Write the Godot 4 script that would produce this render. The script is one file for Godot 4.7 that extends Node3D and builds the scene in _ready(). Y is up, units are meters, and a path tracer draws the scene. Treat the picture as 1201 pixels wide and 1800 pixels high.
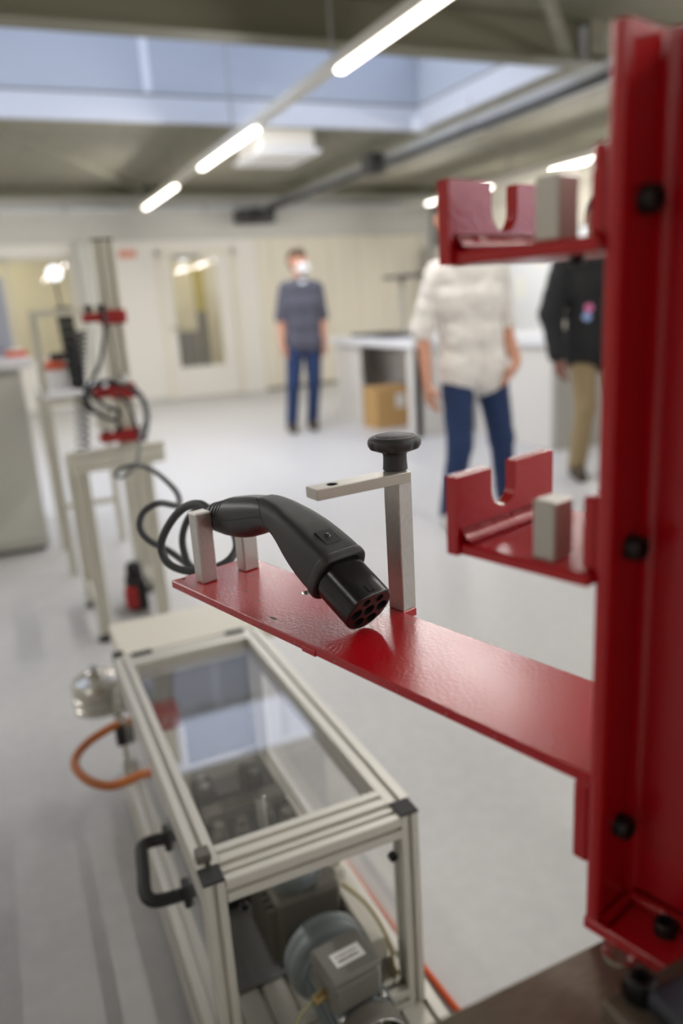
extends Node3D

const H := 1.28                       # lens height above the floor
var org := Vector3.ZERO               # base of the thing being built, in its own frame
var M := {}
var rng := RandomNumberGenerator.new()
var FB := Basis(Vector3(0.286166, 0, 0.958180), Vector3.UP, Vector3(-0.958180, 0, 0.286166))   # the red stand stands turned on its table

# ------------------------------------------------------------------ mesh building
class MB:
	var v := PackedVector3Array()
	var n := PackedVector3Array()
	var ix := PackedInt32Array()
	func vert(p: Vector3, q: Vector3) -> int:
		v.append(p)
		n.append(q)
		return v.size() - 1
	func tri_i(a: int, b: int, c: int) -> void:
		var g := (v[c] - v[a]).cross(v[b] - v[a])
		if g.dot(n[a] + n[b] + n[c]) < 0.0:
			ix.append_array(PackedInt32Array([a, c, b]))
		else:
			ix.append_array(PackedInt32Array([a, b, c]))
	func flat(p: Array, out: Vector3) -> void:          # convex polygon facing roughly along out
		var g := Vector3.ZERO
		for i in range(1, p.size() - 1):
			g += (p[i] - p[0]).cross(p[i + 1] - p[0])
		g = g.normalized()
		if g.dot(out) < 0.0:
			g = -g
		var s := v.size()
		for q in p:
			vert(q, g)
		for i in range(1, p.size() - 1):
			tri_i(s, s + i, s + i + 1)
	func grid(rows: Array, closed_u: bool, closed_v := false, flip := false) -> void:   # rows of points; smooth
		var nr := rows.size()
		var nc: int = rows[0].size()
		var s := v.size()
		var sign := 0.0
		for r in nr:
			var row: PackedVector3Array = rows[r]
			var c := Vector3.ZERO
			for p in row:
				c += p
			c /= nc
			var r0: PackedVector3Array = rows[(r - 1 + nr) % nr] if closed_v else rows[maxi(r - 1, 0)]
			var r1: PackedVector3Array = rows[(r + 1) % nr] if closed_v else rows[mini(r + 1, nr - 1)]
			for k in nc:
				var ka := (k - 1 + nc) % nc if closed_u else maxi(k - 1, 0)
				var kb := (k + 1) % nc if closed_u else mini(k + 1, nc - 1)
				var du := row[kb] - row[ka]
				if du.length_squared() < 1e-14:
					du = r1[kb] - r1[ka] + r0[kb] - r0[ka]
				var dv := r1[k] - r0[k]
				var g := du.cross(dv).normalized()
				sign += g.dot(row[k] - c)
				vert(row[k], g)
		if (sign < 0.0) != flip:
			for i in range(s, v.size()):
				n[i] = -n[i]
		for r in (nr if closed_v else nr - 1):
			for k in (nc if closed_u else nc - 1):
				var a := s + r * nc + k
				var b := s + r * nc + (k + 1) % nc
				var c2 := s + ((r + 1) % nr) * nc + k
				var d := s + ((r + 1) % nr) * nc + (k + 1) % nc
				tri_i(a, b, d)
				tri_i(a, d, c2)
	func mesh() -> ArrayMesh:
		var a := []
		a.resize(Mesh.ARRAY_MAX)
		a[Mesh.ARRAY_VERTEX] = v
		a[Mesh.ARRAY_NORMAL] = n
		a[Mesh.ARRAY_INDEX] = ix
		var m := ArrayMesh.new()
		m.add_surface_from_arrays(Mesh.PRIMITIVE_TRIANGLES, a)
		return m

func P(x: float, y: float, z: float) -> Vector3:        # world frame point, seen from the thing's base
	return Vector3(x, y, z) - org

func F(a: float, y: float, b: float) -> Vector3:        # point in the stand's frame: along the arms, above the lens height, across
	return Vector3(a, y, -b) - org

func box(mb: MB, lo: Vector3, hi: Vector3, bev := 0.0, bs := Basis.IDENTITY, skip_top := false) -> void:
	var c := (lo + hi) / 2.0
	var h := ((hi - lo) / 2.0).abs()
	var e := minf(bev, minf(h.x, minf(h.y, h.z)) * 0.9)
	var pt := func(s: Vector3, k: int) -> Vector3:      # corner s pulled in on all axes but k
		var q := Vector3(s.x * h.x, s.y * h.y, s.z * h.z)
		for j in 3:
			if j != k:
				q[j] -= s[j] * e
		return c + bs * q
	for k in 3:
		for sg in [-1.0, 1.0]:
			if skip_top and k == 1 and sg > 0.0:
				continue
			var f := []
			for uv in [[-1.0, -1.0], [1.0, -1.0], [1.0, 1.0], [-1.0, 1.0]]:
				var s := Vector3.ZERO
				s[k] = sg
				s[(k + 1) % 3] = uv[0]
				s[(k + 2) % 3] = uv[1]
				f.append(pt.call(s, k))
			var o := Vector3.ZERO
			o[k] = sg
			mb.flat(f, bs * o)
	if e <= 0.0:
		return
	for k in 3:                                         # bevels along axis k
		var i := (k + 1) % 3
		var j := (k + 2) % 3
		for si in [-1.0, 1.0]:
			for sj in [-1.0, 1.0]:
				var s0 := Vector3.ZERO
				s0[i] = si
				s0[j] = sj
				var s1 := s0
				s0[k] = -1.0
				s1[k] = 1.0
				var o := Vector3.ZERO
				o[i] = si
				o[j] = sj
				mb.flat([pt.call(s0, i), pt.call(s1, i), pt.call(s1, j), pt.call(s0, j)], bs * o)
	for sx in [-1.0, 1.0]:
		for sy in [-1.0, 1.0]:
			for sz in [-1.0, 1.0]:
				var s := Vector3(sx, sy, sz)
				mb.flat([pt.call(s, 0), pt.call(s, 1), pt.call(s, 2)], bs * s)

func frame_of(d: Vector3, hint := Vector3.UP) -> Basis:   # basis whose z is d
	var z := d.normalized()
	var y := hint
	if absf(y.dot(z)) > 0.98:
		y = Vector3.RIGHT if absf(z.x) < 0.9 else Vector3.BACK
	y = (y - z * y.dot(z)).normalized()
	return Basis(y.cross(z), y, z)

func lathe(mb: MB, at: Vector3, axis: Vector3, prof: Array, seg := 24, smooth := false) -> void:   # prof: [radius, height] pairs
	var b := frame_of(axis)
	var ring := func(r: float, t: float) -> PackedVector3Array:
		var o := PackedVector3Array()
		for k in seg:
			var w := TAU * k / seg
			o.append(at + b * Vector3(cos(w) * r, sin(w) * r, t))
		return o
	if smooth:
		var rows := []
		for q in prof:
			rows.append(ring.call(maxf(q[0], 1e-5), q[1]))
		mb.grid(rows, true)
		return
	for i in prof.size() - 1:
		var dr: float = prof[i + 1][0] - prof[i][0]
		var dt: float = prof[i + 1][1] - prof[i][1]
		var ra: PackedVector3Array = ring.call(maxf(prof[i][0], 1e-5), prof[i][1])
		var rb: PackedVector3Array = ring.call(maxf(prof[i + 1][0], 1e-5), prof[i + 1][1])
		var s := mb.v.size()
		for k in seg:
			var w := TAU * k / seg
			var nn := (b * Vector3(cos(w) * dt, sin(w) * dt, -dr)).normalized()
			mb.vert(ra[k], nn)
			mb.vert(rb[k], nn)
		for k in seg:
			var a := s + 2 * k
			var c := s + 2 * ((k + 1) % seg)
			mb.tri_i(a, c, c + 1)
			mb.tri_i(a, c + 1, a + 1)

func rod(mb: MB, a: Vector3, b: Vector3, r: float, seg := 16, bev := 0.0) -> void:
	var l := a.distance_to(b)
	lathe(mb, a, b - a, [[0, 0], [r - bev, 0], [r, bev], [r, l - bev], [r - bev, l], [0, l]], seg)

func catmull(pts: Array, per := 8) -> PackedVector3Array:
	var o := PackedVector3Array()
	for i in pts.size() - 1:
		var p0: Vector3 = pts[maxi(i - 1, 0)]
		var p1: Vector3 = pts[i]
		var p2: Vector3 = pts[i + 1]
		var p3: Vector3 = pts[mini(i + 2, pts.size() - 1)]
		for k in per:
			var t := float(k) / per
			o.append(0.5 * (2.0 * p1 + (p2 - p0) * t + (2.0 * p0 - 5.0 * p1 + 4.0 * p2 - p3) * t * t + (3.0 * p1 - p0 - 3.0 * p2 + p3) * t * t * t))
	o.append(pts[pts.size() - 1])
	return o

func tube(mb: MB, path: PackedVector3Array, r: float, seg := 10) -> void:
	var rows := []
	var up := frame_of(path[1] - path[0]).y
	for i in path.size():
		var d := (path[mini(i + 1, path.size() - 1)] - path[maxi(i - 1, 0)]).normalized()
		up = (up - d * up.dot(d)).normalized()
		var x := up.cross(d)
		var row := PackedVector3Array()
		for k in seg:
			var w := TAU * k / seg
			row.append(path[i] + (x * cos(w) + up * sin(w)) * r)
		rows.append(row)
	mb.grid(rows, true)
	for e in [0, path.size() - 1]:
		var f := []
		for q in rows[e]:
			f.append(q)
		mb.flat(f, (path[0] - path[1]) if e == 0 else (path[e] - path[e - 1]))

func merged(outer: PackedVector2Array, holes: Array) -> PackedVector2Array:   # one polygon with a slit to each hole
	var poly := outer
	var left := holes.duplicate()
	while left.size():
		var best := [INF, 0, 0, 0]
		for h in left.size():
			var q: PackedVector2Array = left[h]
			for i in q.size():
				for j in poly.size():
					var d := q[i].distance_squared_to(poly[j])
					if d < best[0]:
						best = [d, h, i, j]
		var hole: PackedVector2Array = left[best[1]]
		left.remove_at(best[1])
		if not Geometry2D.is_polygon_clockwise(hole):
			pass
		else:
			hole.reverse()
			best[2] = hole.size() - 1 - best[2]
		hole.reverse()                                 # holes run the other way round
		best[2] = hole.size() - 1 - best[2]
		var o := PackedVector2Array()
		for j in range(0, best[3] + 1):
			o.append(poly[j])
		for i in hole.size() + 1:
			o.append(hole[(best[2] + i) % hole.size()])
		for j in range(best[3], poly.size()):
			o.append(poly[j])
		poly = o
	return poly

func cap(mb: MB, outer: PackedVector2Array, holes: Array, T: Transform3D, out: Vector3) -> void:
	var poly := merged(outer, holes)
	var t := Geometry2D.triangulate_polygon(poly)
	if t.is_empty():
		push_warning("polygon not triangulated")
	for i in range(0, t.size(), 3):
		mb.flat([T * Vector3(poly[t[i]].x, poly[t[i]].y, 0), T * Vector3(poly[t[i + 1]].x, poly[t[i + 1]].y, 0), T * Vector3(poly[t[i + 2]].x, poly[t[i + 2]].y, 0)], out)

func ccw(poly: PackedVector2Array) -> PackedVector2Array:
	var a := 0.0
	for i in poly.size():
		a += poly[i].cross(poly[(i + 1) % poly.size()])
	if a < 0.0:
		poly.reverse()
	return poly

func walls(mb: MB, poly: PackedVector2Array, T: Transform3D, l: float, inward := false) -> void:
	for i in poly.size():
		var a := poly[i]
		var b := poly[(i + 1) % poly.size()]
		if a.is_equal_approx(b):
			continue
		var o := T.basis * Vector3(b.y - a.y, a.x - b.x, 0)
		mb.flat([T * Vector3(a.x, a.y, 0), T * Vector3(b.x, b.y, 0), T * Vector3(b.x, b.y, l), T * Vector3(a.x, a.y, l)], -o if inward else o)

func extrude(mb: MB, pts: PackedVector2Array, T: Transform3D, l: float, holes := []) -> void:
	var poly := ccw(pts)
	walls(mb, poly, T, l)
	for h in holes:
		walls(mb, ccw(h), T, l, true)
	cap(mb, poly, holes, T, -T.basis.z)
	cap(mb, poly, holes, T.translated_local(Vector3(0, 0, l)), T.basis.z)

func circle2(c: Vector2, r: float, seg := 20) -> PackedVector2Array:
	var o := PackedVector2Array()
	for k in seg:
		o.append(c + Vector2(cos(TAU * k / seg), sin(TAU * k / seg)) * r)
	return o

func profile(mb: MB, p0: Vector3, p1: Vector3, w: float, h: float, up := Vector3.UP, nu := 1, nv := 1, sw := 0.008, sd := 0.008) -> void:   # slotted aluminium bar
	var b := frame_of(p1 - p0, up)
	var poly := PackedVector2Array()
	var c := [Vector2(-w, -h) / 2, Vector2(w, -h) / 2, Vector2(w, h) / 2, Vector2(-w, h) / 2]
	for s in 4:
		var a: Vector2 = c[s]
		var d: Vector2 = c[(s + 1) % 4] - a
		var u := d.normalized()
		var inn := Vector2(-u.y, u.x)
		var k := nu if s % 2 == 0 else nv
		poly.append(a + u * 0.0012)
		for i in k:
			var m := a + d * (i + 0.5) / k
			poly.append_array(PackedVector2Array([m - u * sw / 2, m - u * sw / 2 + inn * sd, m + u * sw / 2 + inn * sd, m + u * sw / 2]))
		poly.append(a + d - u * 0.0012)
	extrude(mb, poly, Transform3D(b, p0), p0.distance_to(p1))

# ------------------------------------------------------------------ scene tree
var taken := {}
func numbered(s: String) -> String:
	if not taken.has(s):
		taken[s] = 0
		return s
	taken[s] += 1
	return "%s_%03d" % [s, taken[s]]

func tag(o: Node, label: String, category: String, group := "") -> void:
	o.set_meta("label", label)
	o.set_meta("category", category)
	if group:
		o.set_meta("group", group)

func thing(called: String, label: String, category: String, at: Vector3, group := "", b := Basis.IDENTITY, lift := 0.0) -> Node3D:
	var o := Node3D.new()
	o.name = numbered(called)
	o.transform = Transform3D(b, b * at + Vector3(0, lift, 0))
	tag(o, label, category, group)
	add_child(o)
	org = at
	return o

func part(called: String, mb: MB, m: Material, parent: Node, label := "") -> MeshInstance3D:
	var o := MeshInstance3D.new()
	o.name = called
	o.mesh = mb.mesh()
	o.material_override = m
	o.cast_shadow = GeometryInstance3D.SHADOW_CASTING_SETTING_ON
	parent.add_child(o, true)
	if label:
		o.set_meta("label", label)
	return o

func struct(called: String, mb: MB, m: Material, label: String) -> MeshInstance3D:
	var o := part(called, mb, m, self)
	o.set_meta("kind", "structure")
	o.set_meta("label", label)
	return o

func boxpart(called: String, lo: Vector3, hi: Vector3, m: Material, parent: Node, bev := 0.0015, label := "") -> MeshInstance3D:
	var mb := MB.new()
	box(mb, lo, hi, bev)
	return part(called, mb, m, parent, label)

# ------------------------------------------------------------------ materials
func noise_tex(freq: float, seed_: int, normal := false, size := 512, ramp: Gradient = null, strength := 2.0, oct := 3) -> NoiseTexture2D:
	var f := FastNoiseLite.new()
	f.seed = seed_
	f.frequency = freq
	f.noise_type = FastNoiseLite.TYPE_SIMPLEX_SMOOTH
	f.fractal_octaves = oct
	var t := NoiseTexture2D.new()
	t.width = size
	t.height = size
	t.seamless = true
	t.noise = f
	t.as_normal_map = normal
	if normal:
		t.bump_strength = strength
	if ramp:
		t.color_ramp = ramp
	return t

func grad(a: Color, b: Color, lo := 0.2, hi := 0.8) -> Gradient:
	var g := Gradient.new()
	g.set_color(0, a)
	g.set_color(1, b)
	g.set_offset(0, lo)
	g.set_offset(1, hi)
	return g

func c8(r: float, g: float, b: float) -> Color:
	return Color(r / 255.0, g / 255.0, b / 255.0)

func mat(called: String, c: Color, rough := 0.6, metal := 0.0, spec := 0.5) -> StandardMaterial3D:
	var m := StandardMaterial3D.new()
	m.resource_name = called
	m.albedo_color = c
	m.roughness = rough
	m.metallic = metal
	m.metallic_specular = spec
	M[called] = m
	return m

func mottled(called: String, a: Color, b: Color, rough: float, metal: float, scale: Vector3, freq := 0.02, seed_ := 1) -> StandardMaterial3D:
	var m := mat(called, Color.WHITE, rough, metal)
	m.albedo_texture = noise_tex(freq, seed_, false, 512, grad(a, b))
	m.uv1_triplanar = true
	m.uv1_scale = scale
	return m

func grain(m: StandardMaterial3D, freq: float, seed_: int, strength: float, scale: float) -> void:
	m.normal_enabled = true
	m.normal_texture = noise_tex(freq, seed_, true, 512, null, strength)
	m.uv1_triplanar = true
	if not m.albedo_texture:
		m.uv1_scale = Vector3.ONE * scale

func glow(called: String, c: Color, e: float) -> StandardMaterial3D:
	var m := mat(called, Color(0.9, 0.9, 0.9), 0.5)
	m.emission_enabled = true
	m.emission = c
	m.emission_energy_multiplier = e
	return m

func materials() -> void:
	mottled("floor_coating", c8(197, 196, 196), c8(202, 201, 201), 0.42, 0.0, Vector3.ONE * 1.1, 0.03, 3)
	mat("wall_paint", c8(214, 209, 196), 0.85)
	mat("wall_white", c8(234, 231, 224), 0.8)
	mat("wall_grey", c8(206, 205, 199), 0.8)
	mat("panel_cream", c8(232, 226, 210), 0.7)
	mat("cream_room", c8(232, 226, 200), 0.85)
	mottled("ceiling_deck", c8(118, 115, 100), c8(130, 127, 111), 0.8, 0.0, Vector3.ONE * 0.6, 0.02, 5)
	mat("beam_paint", c8(108, 105, 87), 0.6)
	mat("ring_paint", c8(188, 192, 199), 0.6)
	mat("shaft_paint", c8(165, 171, 181), 0.6)
	mat("upstand_white", c8(216, 219, 224), 0.6)
	mat("grey_metal", c8(150, 152, 152), 0.5, 0.4)
	mat("dark_metal", c8(60, 60, 60), 0.5, 0.4)
	var g := mat("clear_pane", Color(1, 1, 1, 0.04), 0.02)
	g.transparency = BaseMaterial3D.TRANSPARENCY_ALPHA
	var r := mat("red_paint", c8(178, 11, 25), 0.26, 0.0, 0.5)
	grain(r, 0.028, 11, 1.5, 13.0)
	r.clearcoat_enabled = true
	r.clearcoat = 0.2
	r.clearcoat_roughness = 0.2
	mottled("paint_worn_metal", c8(104, 99, 92), c8(134, 129, 121), 0.8, 0.0, Vector3.ONE * 30.0, 0.05, 6)
	var st := mottled("brushed_steel", c8(188, 184, 180), c8(214, 210, 206), 0.38, 0.8, Vector3(90, 4, 90), 0.05, 7)
	grain(st, 0.05, 17, 0.6, 1.0)
	mottled("ground_steel", c8(186, 182, 174), c8(200, 196, 189), 0.42, 0.75, Vector3.ONE * 40.0, 0.06, 8)
	mottled("table_steel", c8(140, 135, 122), c8(164, 159, 146), 0.42, 0.7, Vector3(3, 20, 60), 0.03, 9)
	var bp := mat("black_plastic", c8(52, 52, 53), 0.48)
	grain(bp, 0.09, 21, 2.2, 22.0)
	mat("satin_black_plastic", c8(48, 48, 50), 0.42)
	mat("smooth_black_plastic", c8(26, 26, 27), 0.22)
	mat("glossy_lens", c8(60, 60, 62), 0.08)
	mat("seam_black", c8(9, 9, 9), 0.8)
	mat("dark_bore", c8(10, 10, 11), 0.6)
	mat("scuffed_red", c8(176, 96, 96), 0.7)
	mat("navy_paint", c8(28, 32, 44), 0.5)
	mat("scale_steel", c8(112, 104, 92), 0.5, 0.5)
	mat("black_oxide", c8(30, 30, 30), 0.4, 0.3)
	mat("cable_grey", c8(66, 68, 71), 0.6)
	mat("cable_dark", c8(40, 41, 44), 0.6)
	mat("anodised", c8(212, 209, 200), 0.42, 0.3)
	mat("anodised_dull", c8(206, 203, 189), 0.5, 0.2)
	mat("tray_grey", c8(122, 122, 122), 0.6)
	mat("polished_alloy", c8(214, 211, 202), 0.25, 0.8)
	mat("cover_white", c8(225, 221, 208), 0.5)
	mat("cap_black", c8(36, 36, 36), 0.6)
	mat("motor_grey", c8(132, 140, 142), 0.45, 0.2)
	mat("box_grey", c8(120, 118, 112), 0.5, 0.2)
	mat("cast_grey", c8(110, 106, 98), 0.6, 0.3)
	mat("machine_dark", c8(52, 52, 52), 0.5, 0.3)
	mat("bright_steel", c8(205, 204, 200), 0.22, 0.95)
	mat("brass", c8(170, 150, 105), 0.35, 0.8)
	mat("orange_rubber", c8(200, 116, 62), 0.55)
	mat("beige_rubber", c8(190, 172, 120), 0.6)
	mat("olive_rubber", c8(140, 140, 112), 0.5)
	mat("clamp_red", c8(160, 22, 22), 0.45)
	mat("cabinet_grey", c8(192, 191, 182), 0.6)
	mat("top_white", c8(226, 226, 228), 0.4)
	mat("bench_white", c8(216, 213, 208), 0.55)
	mat("bench_grey", c8(168, 166, 160), 0.6)
	mat("cardboard", c8(190, 152, 98), 0.85)
	mat("paper", c8(230, 230, 226), 0.8)
	mat("board_white", c8(222, 226, 232), 0.3)
	mat("black_matt", c8(28, 28, 30), 0.7)
	mat("silver_blue", c8(170, 175, 188), 0.4, 0.4)
	mat("bright_orange", c8(214, 84, 26), 0.5)
	mat("yellow_paint", c8(206, 190, 80), 0.6)
	mat("sign_red", c8(226, 150, 130), 0.7)
	mat("skin", c8(206, 150, 124), 0.55)
	mat("eye_dark", c8(52, 42, 36), 0.25)
	mat("skin_brown", c8(126, 82, 68), 0.55)
	mat("hair_brown", c8(86, 66, 48), 0.8)
	mat("hair_dark", c8(30, 26, 24), 0.8)
	mat("mask_white", c8(232, 232, 232), 0.9)
	mat("sweater_grey", c8(86, 86, 98), 0.95)
	mat("shirt_white", c8(236, 232, 227), 0.9)
	mat("denim", c8(40, 58, 96), 0.95)
	mat("khaki", c8(146, 128, 96), 0.95)
	mat("jacket_black", c8(28, 28, 30), 0.9)
	mat("boot_brown", c8(70, 58, 44), 0.7)
	mat("shoe_white", c8(205, 203, 200), 0.7)
	mat("badge_pink", c8(220, 120, 170), 0.5)
	mat("badge_blue", c8(150, 175, 225), 0.5)
	glow("lamp_tube", Color(1, 0.97, 0.92), 7.0)
	glow("lamp_globe", Color(0.95, 0.97, 1), 1.6)

# ------------------------------------------------------------------ people: smooth union of tapered capsules, meshed as surface nets
func capsule(p: Vector3, a: Vector3, b: Vector3, ra: float, rb: float, sq := 1.0) -> float:
	var ba := b - a
	var l := ba.length_squared()
	var t := clampf((p - a).dot(ba) / l, 0.0, 1.0) if l > 1e-9 else 0.0
	var d := p - a - ba * t
	return d.length() - lerpf(ra, rb, t)

func nets(mb: MB, bones: Array, k: float, cell: float, wrinkle := 0.0) -> void:   # bone: [a, b, ra, rb, (flatten axis, factor)]
	var lo := Vector3.ONE * INF
	var hi := -lo
	for b in bones:
		var r: float = maxf(b[2], b[3]) + cell * 2.5 + k * 0.5
		lo = lo.min(b[0] - Vector3.ONE * r).min(b[1] - Vector3.ONE * r)
		hi = hi.max(b[0] + Vector3.ONE * r).max(b[1] + Vector3.ONE * r)
	var nx := int((hi.x - lo.x) / cell) + 2
	var ny := int((hi.y - lo.y) / cell) + 2
	var nz := int((hi.z - lo.z) / cell) + 2
	var f := PackedFloat32Array()
	f.resize(nx * ny * nz)
	f.fill(1.0)
	var noise := FastNoiseLite.new()
	noise.seed = 4
	noise.frequency = 9.0
	noise.fractal_octaves = 2
	for b in bones:
		var pa: Vector3 = b[0]
		var pb: Vector3 = b[1]
		var ra: float = b[2]
		var rb: float = b[3]
		var r := maxf(ra, rb) + cell * 2.0 + k
		var q0 := ((pa.min(pb) - Vector3.ONE * r - lo) / cell).floor().max(Vector3.ZERO)
		var q1 := ((pa.max(pb) + Vector3.ONE * r - lo) / cell).ceil().min(Vector3(nx - 1, ny - 1, nz - 1))
		var ba := pb - pa
		var l := maxf(ba.length_squared(), 1e-9)
		for z in range(int(q0.z), int(q1.z) + 1):
			for y in range(int(q0.y), int(q1.y) + 1):
				var i := (z * ny + y) * nx
				for x in range(int(q0.x), int(q1.x) + 1):
					var p := lo + Vector3(x, y, z) * cell
					var t := clampf((p - pa).dot(ba) / l, 0.0, 1.0)
					var d := (p - pa - ba * t).length() - lerpf(ra, rb, t)
					var o := f[i + x]
					if o < d + k and d < o + k:
						var h := (k - absf(o - d)) / k
						f[i + x] = minf(o, d) - h * h * k * 0.25
					elif d < o:
						f[i + x] = d
	if wrinkle > 0.0:
		for z in nz:
			for y in ny:
				for x in nx:
					var i := (z * ny + y) * nx + x
					if f[i] < 0.05:
						f[i] += wrinkle * noise.get_noise_3d(lo.x + x * cell, (lo.y + y * cell) * 1.6, lo.z + z * cell)
	var id := PackedInt32Array()
	id.resize(nx * ny * nz)
	id.fill(-1)
	var step := [0, 1, nx, nx + 1, nx * ny, nx * ny + 1, nx * ny + nx, nx * ny + nx + 1]
	var edges := [[0, 1], [2, 3], [4, 5], [6, 7], [0, 2], [1, 3], [4, 6], [5, 7], [0, 4], [1, 5], [2, 6], [3, 7]]
	for z in nz - 1:
		for y in ny - 1:
			for x in nx - 1:
				var i := (z * ny + y) * nx + x
				if f[i] > cell * 2.0 + 0.004 or f[i] < -cell * 2.0 - 0.004:
					continue
				var inside := 0
				for s in step:
					if f[i + s] < 0.0:
						inside += 1
				if inside == 0 or inside == 8:
					continue
				var c := Vector3.ZERO
				var m := 0
				for e in edges:
					var fa := f[i + step[e[0]]]
					var fb := f[i + step[e[1]]]
					if (fa < 0.0) != (fb < 0.0):
						var t := fa / (fa - fb)
						var a := Vector3(e[0] & 1, (e[0] >> 1) & 1, e[0] >> 2)
						var b2 := Vector3(e[1] & 1, (e[1] >> 1) & 1, e[1] >> 2)
						c += a.lerp(b2, t)
						m += 1
				var g := Vector3(f[i + 1] + f[i + nx + 1] - f[i] - f[i + nx], f[i + nx] + f[i + nx + 1] - f[i] - f[i + 1], f[i + nx * ny] + f[i + nx * ny + 1] - f[i] - f[i + 1])
				g.x += f[i + step[5]] + f[i + step[7]] - f[i + step[4]] - f[i + step[6]]
				g.y += f[i + step[6]] + f[i + step[7]] - f[i + step[4]] - f[i + step[5]]
				g.z += f[i + step[6]] + f[i + step[7]] - f[i + step[2]] - f[i + step[3]]
				id[i] = mb.vert(lo + (Vector3(x, y, z) + c / m) * cell - org, g.normalized())
	for z in range(1, nz - 1):
		for y in range(1, ny - 1):
			for x in range(1, nx - 1):
				var i := (z * ny + y) * nx + x
				if absf(f[i]) > cell * 2.0:
					continue
				for ax in 3:
					var s0: int = [1, nx, nx * ny][ax]
					var s1: int = [nx, nx * ny, 1][ax]
					var s2: int = [nx * ny, 1, nx][ax]
					if (f[i] < 0.0) != (f[i + s0] < 0.0):
						var q := [id[i], id[i - s1], id[i - s1 - s2], id[i - s2]]
						if q[0] < 0 or q[1] < 0 or q[2] < 0 or q[3] < 0:
							continue
						mb.tri_i(q[0], q[1], q[2])
						mb.tri_i(q[0], q[2], q[3])

func hand_bones(w: Vector3, down: Vector3, side: Vector3, curl: Vector3) -> Array:   # wrist, towards the fingertips, towards the thumb, towards the palm
	var o := [[w, w + down * 0.045, 0.024, 0.026]]
	for s in [-1.0, 1.0]:
		o.append([w + down * 0.03 + side * 0.014 * s, w + down * 0.085 + side * 0.024 * s, 0.017, 0.015])
	var len := [0.066, 0.076, 0.07, 0.055]
	for i in 4:
		var k := w + down * (0.09 - 0.004 * absf(i - 1.2)) + side * (0.03 - 0.02 * i)
		var d1 := (down + curl * 0.35).normalized()
		var d2 := (down + curl * 1.1).normalized()
		var m: Vector3 = k + d1 * len[i] * 0.55
		o.append([k - down * 0.015, m, 0.0098, 0.009])
		o.append([m, m + d2 * len[i] * 0.5, 0.009, 0.0078])
	var tb := w + down * 0.032 + side * 0.024
	var tm := tb + (down * 0.6 + side * 0.75 + curl * 0.3).normalized() * 0.042
	o.append([tb, tm, 0.0135, 0.011])
	o.append([tm, tm + (down * 0.95 + side * 0.15 + curl * 0.4).normalized() * 0.032, 0.0105, 0.009])
	return o

func head_bones(c: Vector3, fwd: Vector3) -> Array:      # centre of the skull, where the face looks
	var up := Vector3.UP
	var r := fwd.cross(up).normalized()
	var o := [
		[c + up * 0.025 - fwd * 0.025, c + up * 0.025 + fwd * 0.018, 0.084, 0.078],
		[c - up * 0.035 + fwd * 0.02, c - up * 0.075 + fwd * 0.045, 0.062, 0.04],
		[c - up * 0.095 + fwd * 0.066, c - up * 0.1 + fwd * 0.066, 0.022, 0.02],
		[c + up * 0.005 + fwd * 0.094, c - up * 0.03 + fwd * 0.112, 0.008, 0.014],
		[c - up * 0.064 + fwd * 0.085 - r * 0.018, c - up * 0.064 + fwd * 0.085 + r * 0.018, 0.009, 0.009],
		[c - up * 0.074 + fwd * 0.083 - r * 0.014, c - up * 0.074 + fwd * 0.083 + r * 0.014, 0.009, 0.009],
	]
	for s in [-1.0, 1.0]:
		o.append([c + up * 0.006 + fwd * 0.066 + r * 0.033 * s, c + up * 0.006 + fwd * 0.067 + r * 0.034 * s, 0.0125, 0.0125])
		o.append([c + up * 0.031 + fwd * 0.085 + r * 0.02 * s, c + up * 0.029 + fwd * 0.069 + r * 0.053 * s, 0.0085, 0.007])
		o.append([c - up * 0.025 + fwd * 0.045 + r * 0.036 * s, c - up * 0.02 + fwd * 0.025 + r * 0.05 * s, 0.024, 0.022])
		o.append([c + up * 0.02 - fwd * 0.012 + r * 0.088 * s, c - up * 0.025 - fwd * 0.006 + r * 0.082 * s, 0.012, 0.009])
	return o

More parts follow.
